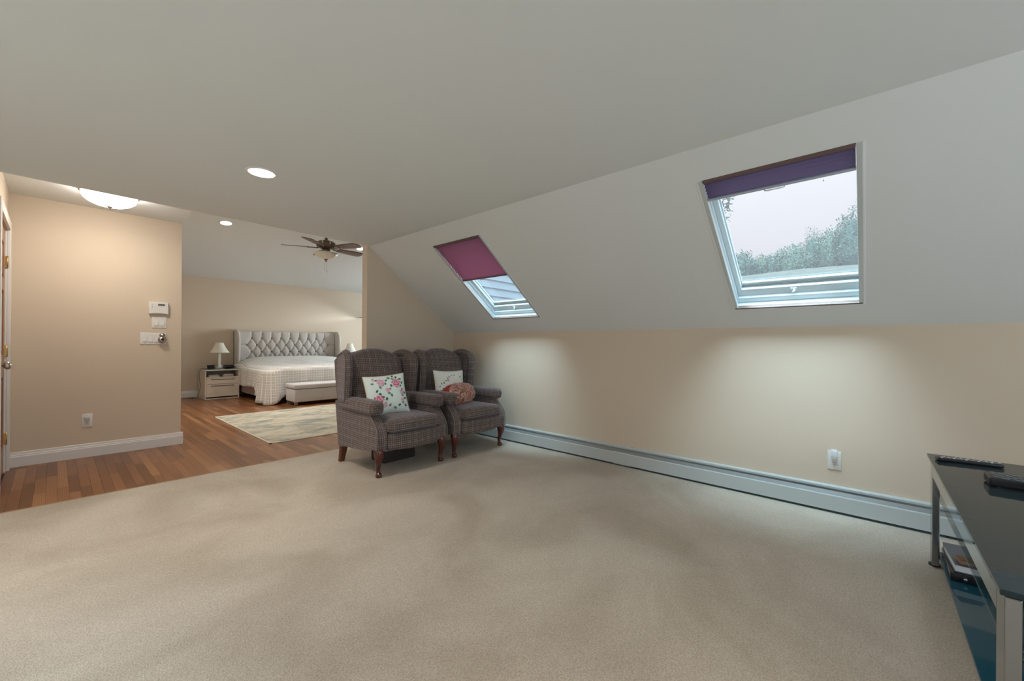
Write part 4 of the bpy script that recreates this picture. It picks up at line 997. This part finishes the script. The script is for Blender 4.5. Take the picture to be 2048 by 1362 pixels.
def lamp(loc, label, r=.165):
    t = thing('table_lamp', label, 'lamp', loc)
    B().box(-.045, .045, -.045, .045, 0, .03).build('base', M['lampbase'], t, bevel=.004)
    B().box(-.021, .021, -.021, .021, .03, .30).build('column', M['lampbase'], t, bevel=.004)
    B().tube([(0, 0, .30), (0, 0, .39)], .006).lathe([(.001, .0), (.012, 0), (.014, .03), (.02, .06), (.001, .07)], c=(0, 0, .31), n=12, cap=False).build('socket', M['brass'], t)
    def sh(u, v):
        a = 2*PI*u; rr = (r*(1-v)+.062*v)*(1+.012*math.sin(a*16)*(1-v)); sag = .012*math.sin(PI*v); return Vector(((rr-sag)*math.cos(a), (rr-sag)*math.sin(a), .315+.20*v))
    B().grid(sh, 96, 8).build('lamp_shade', M['shade'], t, solid=.003, smooth=True)
    for k in range(10):
        a = k*.63+.2; rr = .128; 
        if k % 2: B().rbox(-.010, .010, -.002, .002, -.007, .007, .002, 1, xf=Matrix.Rotation(a, 4, 'Z') @ Matrix.Translation((0, -rr-.002, .355))).build('shade_flower', mat('shade_flower_print', (.62, .52, .46), .9) if 'shade_flower_print' not in bpy.data.materials else bpy.data.materials['shade_flower_print'], t)
    return t
l1_ = lamp((2.165, 9.68, .568), 'white table lamp with a pleated cone shade on the left nightstand')
l2_ = lamp((4.86, 9.68, .568), 'white table lamp with a small flowered shade peeking out right of the headboard', .15)
for l_ in (l1_, l2_): l_['group'] = 'bedside lamps'
fr = thing('alarm_clock', 'black tilted alarm clock at the left edge of the nightstand', 'clock', (2.00, 9.52, .5685), rot=(math.radians(-14), 0, math.radians(18)))
B().rbox(-.066, .066, -.012, .012, .002, .082, .004, 1).build('case', M['black'], fr); B().box(-.057, .057, -.0135, -.011, .012, .072).build('screen', M['black_gloss'], fr)
B().box(-.02, .02, .010, .034, .0, .05).build('stand', M['black'], fr)
cp_ = thing('cup', 'small white and blue cup in front of the lamp on the nightstand', 'cup', (2.140, 9.55, .5685))
B().lathe([(.001, 0), (.026, 0), (.030, .03), (.034, .075), (.031, .075), (.026, .01), (.001, .008)], n=24, cap=False).build('cup_body', mat('pale_blue_ceramic', (.62, .72, .76), .25), cp_)
B().tube([(.032, 0, .06), (.052, 0, .055), (.054, 0, .03), (.030, 0, .02)], .004, 6).build('cup_handle', mat('cup_handle_glaze', (.75, .78, .78), .25), cp_)
pc = thing('glasses_pouch', 'crumpled black cloth pouch on the right side of the nightstand', 'pouch', (2.305, 9.62, .5685), .3)
def pf(u, v):
    a = 2*PI*u; p_ = PI*(v-.5); x = math.cos(p_)*math.cos(a); y = math.cos(p_)*math.sin(a); z = math.sin(p_)
    g = 1+.45*noise.noise(Vector((x*2.4+3, y*2.4, z*2.4))); return Vector((.105*x*g, .06*y*g, max(.001, .032+.036*z*g)))
B().grid(pf, 36, 20).build('cloth', M['black'], pc, smooth=True); B().tube([(-.10, 0, .03), (-.03, -.05, .055), (.05, -.03, .07), (.10, 0, .03)], .005, 6).build('drawstring', M['slot'], pc)
for i, (x, z, w2, c) in enumerate(((2.27, .4205, .09, 'tan'), (2.26, .4205+.0185, .085, 'paper'), (2.275, .4205+.037, .08, 'ns'), (2.03, .4205, .09, 'cover_dark'), (2.02, .4205+.0245, .08, 'tan'))):
    lab = ['brown book at the bottom of the right pile in the nightstand niche', 'white booklet in the middle of the right pile in the nightstand niche', 'cream booklet on top of the right pile in the nightstand niche', 'dark book at the bottom of the left pile in the nightstand niche', 'brown book on top of the left pile in the nightstand niche'][i]
    hgt = (.018, .018, .012, .024, .020)[i]
    bk = thing('book', lab, 'book', (x, 9.52, z), random.uniform(-.1, .1), group='books in the nightstand niche')
    B().box(-w2+.003, w2-.003, -.06, .06, .002, hgt-.002).build('pages', M['paper'], bk); B().box(-w2, w2, -.062, .062, 0, .002).box(-w2, w2, -.062, .062, hgt-.002, hgt).build('cover', M[c], bk)
cord = B(); cord.tube(interp([(1.95, 9.60, .575), (1.86, 9.62, .570), (1.838, 9.63, .50), (1.842, 9.66, .40), (1.850, 9.62, .25), (1.835, 9.66, .10), (1.80, 9.70, .012), (1.72, 9.86, .006), (1.80, 9.95, .006), (1.76, 9.78, .006), (1.66, 9.97, .006)], 6), .0035, 6)
tag(cord.build('power_cord', M['black']), 'thin black power cord hanging down the left side of the nightstand', 'cord')

# ================================================================== OUTSIDE
# bedroom wing clapboards seen through the left skylight
ex = struct(empty('wall_exterior', (3.6, YE-.012, 0)))
for k in range(26):
    z = .30+k*.115; x0 = .0
    xs = max(0, (ZK+.12-z)/((HC-ZK)/(XC-W))*1.0) if False else 0
    start = max(.02, (ZK-z)*(W-XC)/(HC-ZK)+(W-3.6)+.25)
    B().prism([(0, z), (-.020, z), (-.006, z+.118), (0, z+.118)], 0, start, 4.2).build('clapboard', M['siding'], ex)
# hillside
def hill(u, v):
    x = 5.2+50*u; y = -40+90*v
    z = 1.1+.160*x-.25+.25*noise.noise(Vector((x*.15, y*.12, 0))) if x < 36 else 1.1+.16*36-.25-(x-36)*.12
    return Vector((x, y, z))
hl_ = B().grid(hill, 60, 60).build('hillside', M['grass'], smooth=True); hl_['kind'] = 'structure'
LS = .055
def tree(label, x, y, z, h, r, m, n=1500, seed=0, conif=False, group='trees on the hill'):
    rr = random.Random(seed); t = thing('tree', label, 'tree', (x, y, z), group=group)
    B().tube([(0, 0, -.8), (.05*h, 0, h*.5), (0, 0, h*.85)], [.05*h, .035*h, .01*h], 7).build('trunk', M['bark'], t)
    b = B()
    core = B().grid(lambda u, v: ((lambda d: Vector((d.x*r*.72, d.y*r*.72, h*.52+d.z*h*.36))*1.0)(Vector((math.cos(2*PI*u)*math.sin(PI*v), math.sin(2*PI*u)*math.sin(PI*v), math.cos(PI*v)))) if not conif else Vector((r*.62*(1-v)*math.cos(2*PI*u), r*.62*(1-v)*math.sin(2*PI*u), h*(.05+.9*v)))), 16, 10)
    core.build('inner_crown', m, t)
    for k in range(n):
        a = rr.uniform(0, 2*PI); e = math.acos(rr.uniform(-.6, 1)); q = rr.uniform(.55, 1.0)**.5
        if conif: zz = rr.random(); rad = r*(1-zz)**.8*rr.uniform(.5, 1); c = Vector((rad*math.cos(a), rad*math.sin(a), h*(.1+.95*zz)))
        else:
            d = Vector((math.sin(e)*math.cos(a), math.sin(e)*math.sin(a), math.cos(e)))
            g = 1+.35*noise.noise(d*2.2+Vector((seed*3.1, 0, 0)))+.18*noise.noise(d*6+Vector((seed, 0, 0)))
            c = Vector((d.x*r*q*g, d.y*r*q*g, h*.55+d.z*h*.48*q*g))
        s_ = r*LS*rr.uniform(.6, 1.3); A1 = Vector((rr.uniform(-1, 1), rr.uniform(-1, 1), rr.uniform(-1, 1))).normalized()*s_; A2 = A1.orthogonal().normalized()*s_*.7
        b.add([c-A1, c+A2, c+A1, c-A2], [(0, 1, 2, 3)])
    o = b.build('foliage', m, t, normals=False); o['kind'] = 'stuff'
    return t
tl = [  # y, height, conifer?
 (1.0, 5.0, 0), (2.2, 4.0, 0), (3.4, 4.3, 0), (4.5, 3.0, 0), (5.6, 2.7, 0), (6.8, 2.8, 0), (8.0, 3.0, 0), (9.2, 3.2, 0), (10.6, 3.4, 0), (-.4, 5.0, 0), (-2.0, 5.4, 0), (-4.0, 5.0, 0), (-6.2, 5.3, 0)]
names = ['rightmost tree crown filling the right edge of the window view', 'bushy tree just right of the pointed tree on the hill', 'pointed tree standing tallest in the middle of the window view', 'low bush just left of the pointed tree on the hill', 'second low bush left of the pointed tree on the hill', 'low bush in the middle of the left half of the tree line', 'bush in the left part of the tree line', 'leafy bush near the left edge of the window view', 'leftmost bush of the tree line in the window view']
for i, (y, h, c) in enumerate(tl):
    lab = names[i] if i < len(names) else ['first', 'second', 'third', 'fourth'][i-9]+' tree past the right edge of the near skylight, counted from its right side'
    tree(lab, 38+(i % 3)*.8, y, 5.7, h+.2, 1.15 if i != 2 else .8, M['leaf'] if i % 2 else M['leaf2'], 2600, i, bool(c))
LS = .035
tree('tall near tree whose leaves reach into the upper left corner of the window view', 14.5, 5.30, 3.3, 7.0, 1.95, M['leaf2'], 6000, 50, group='near trees')
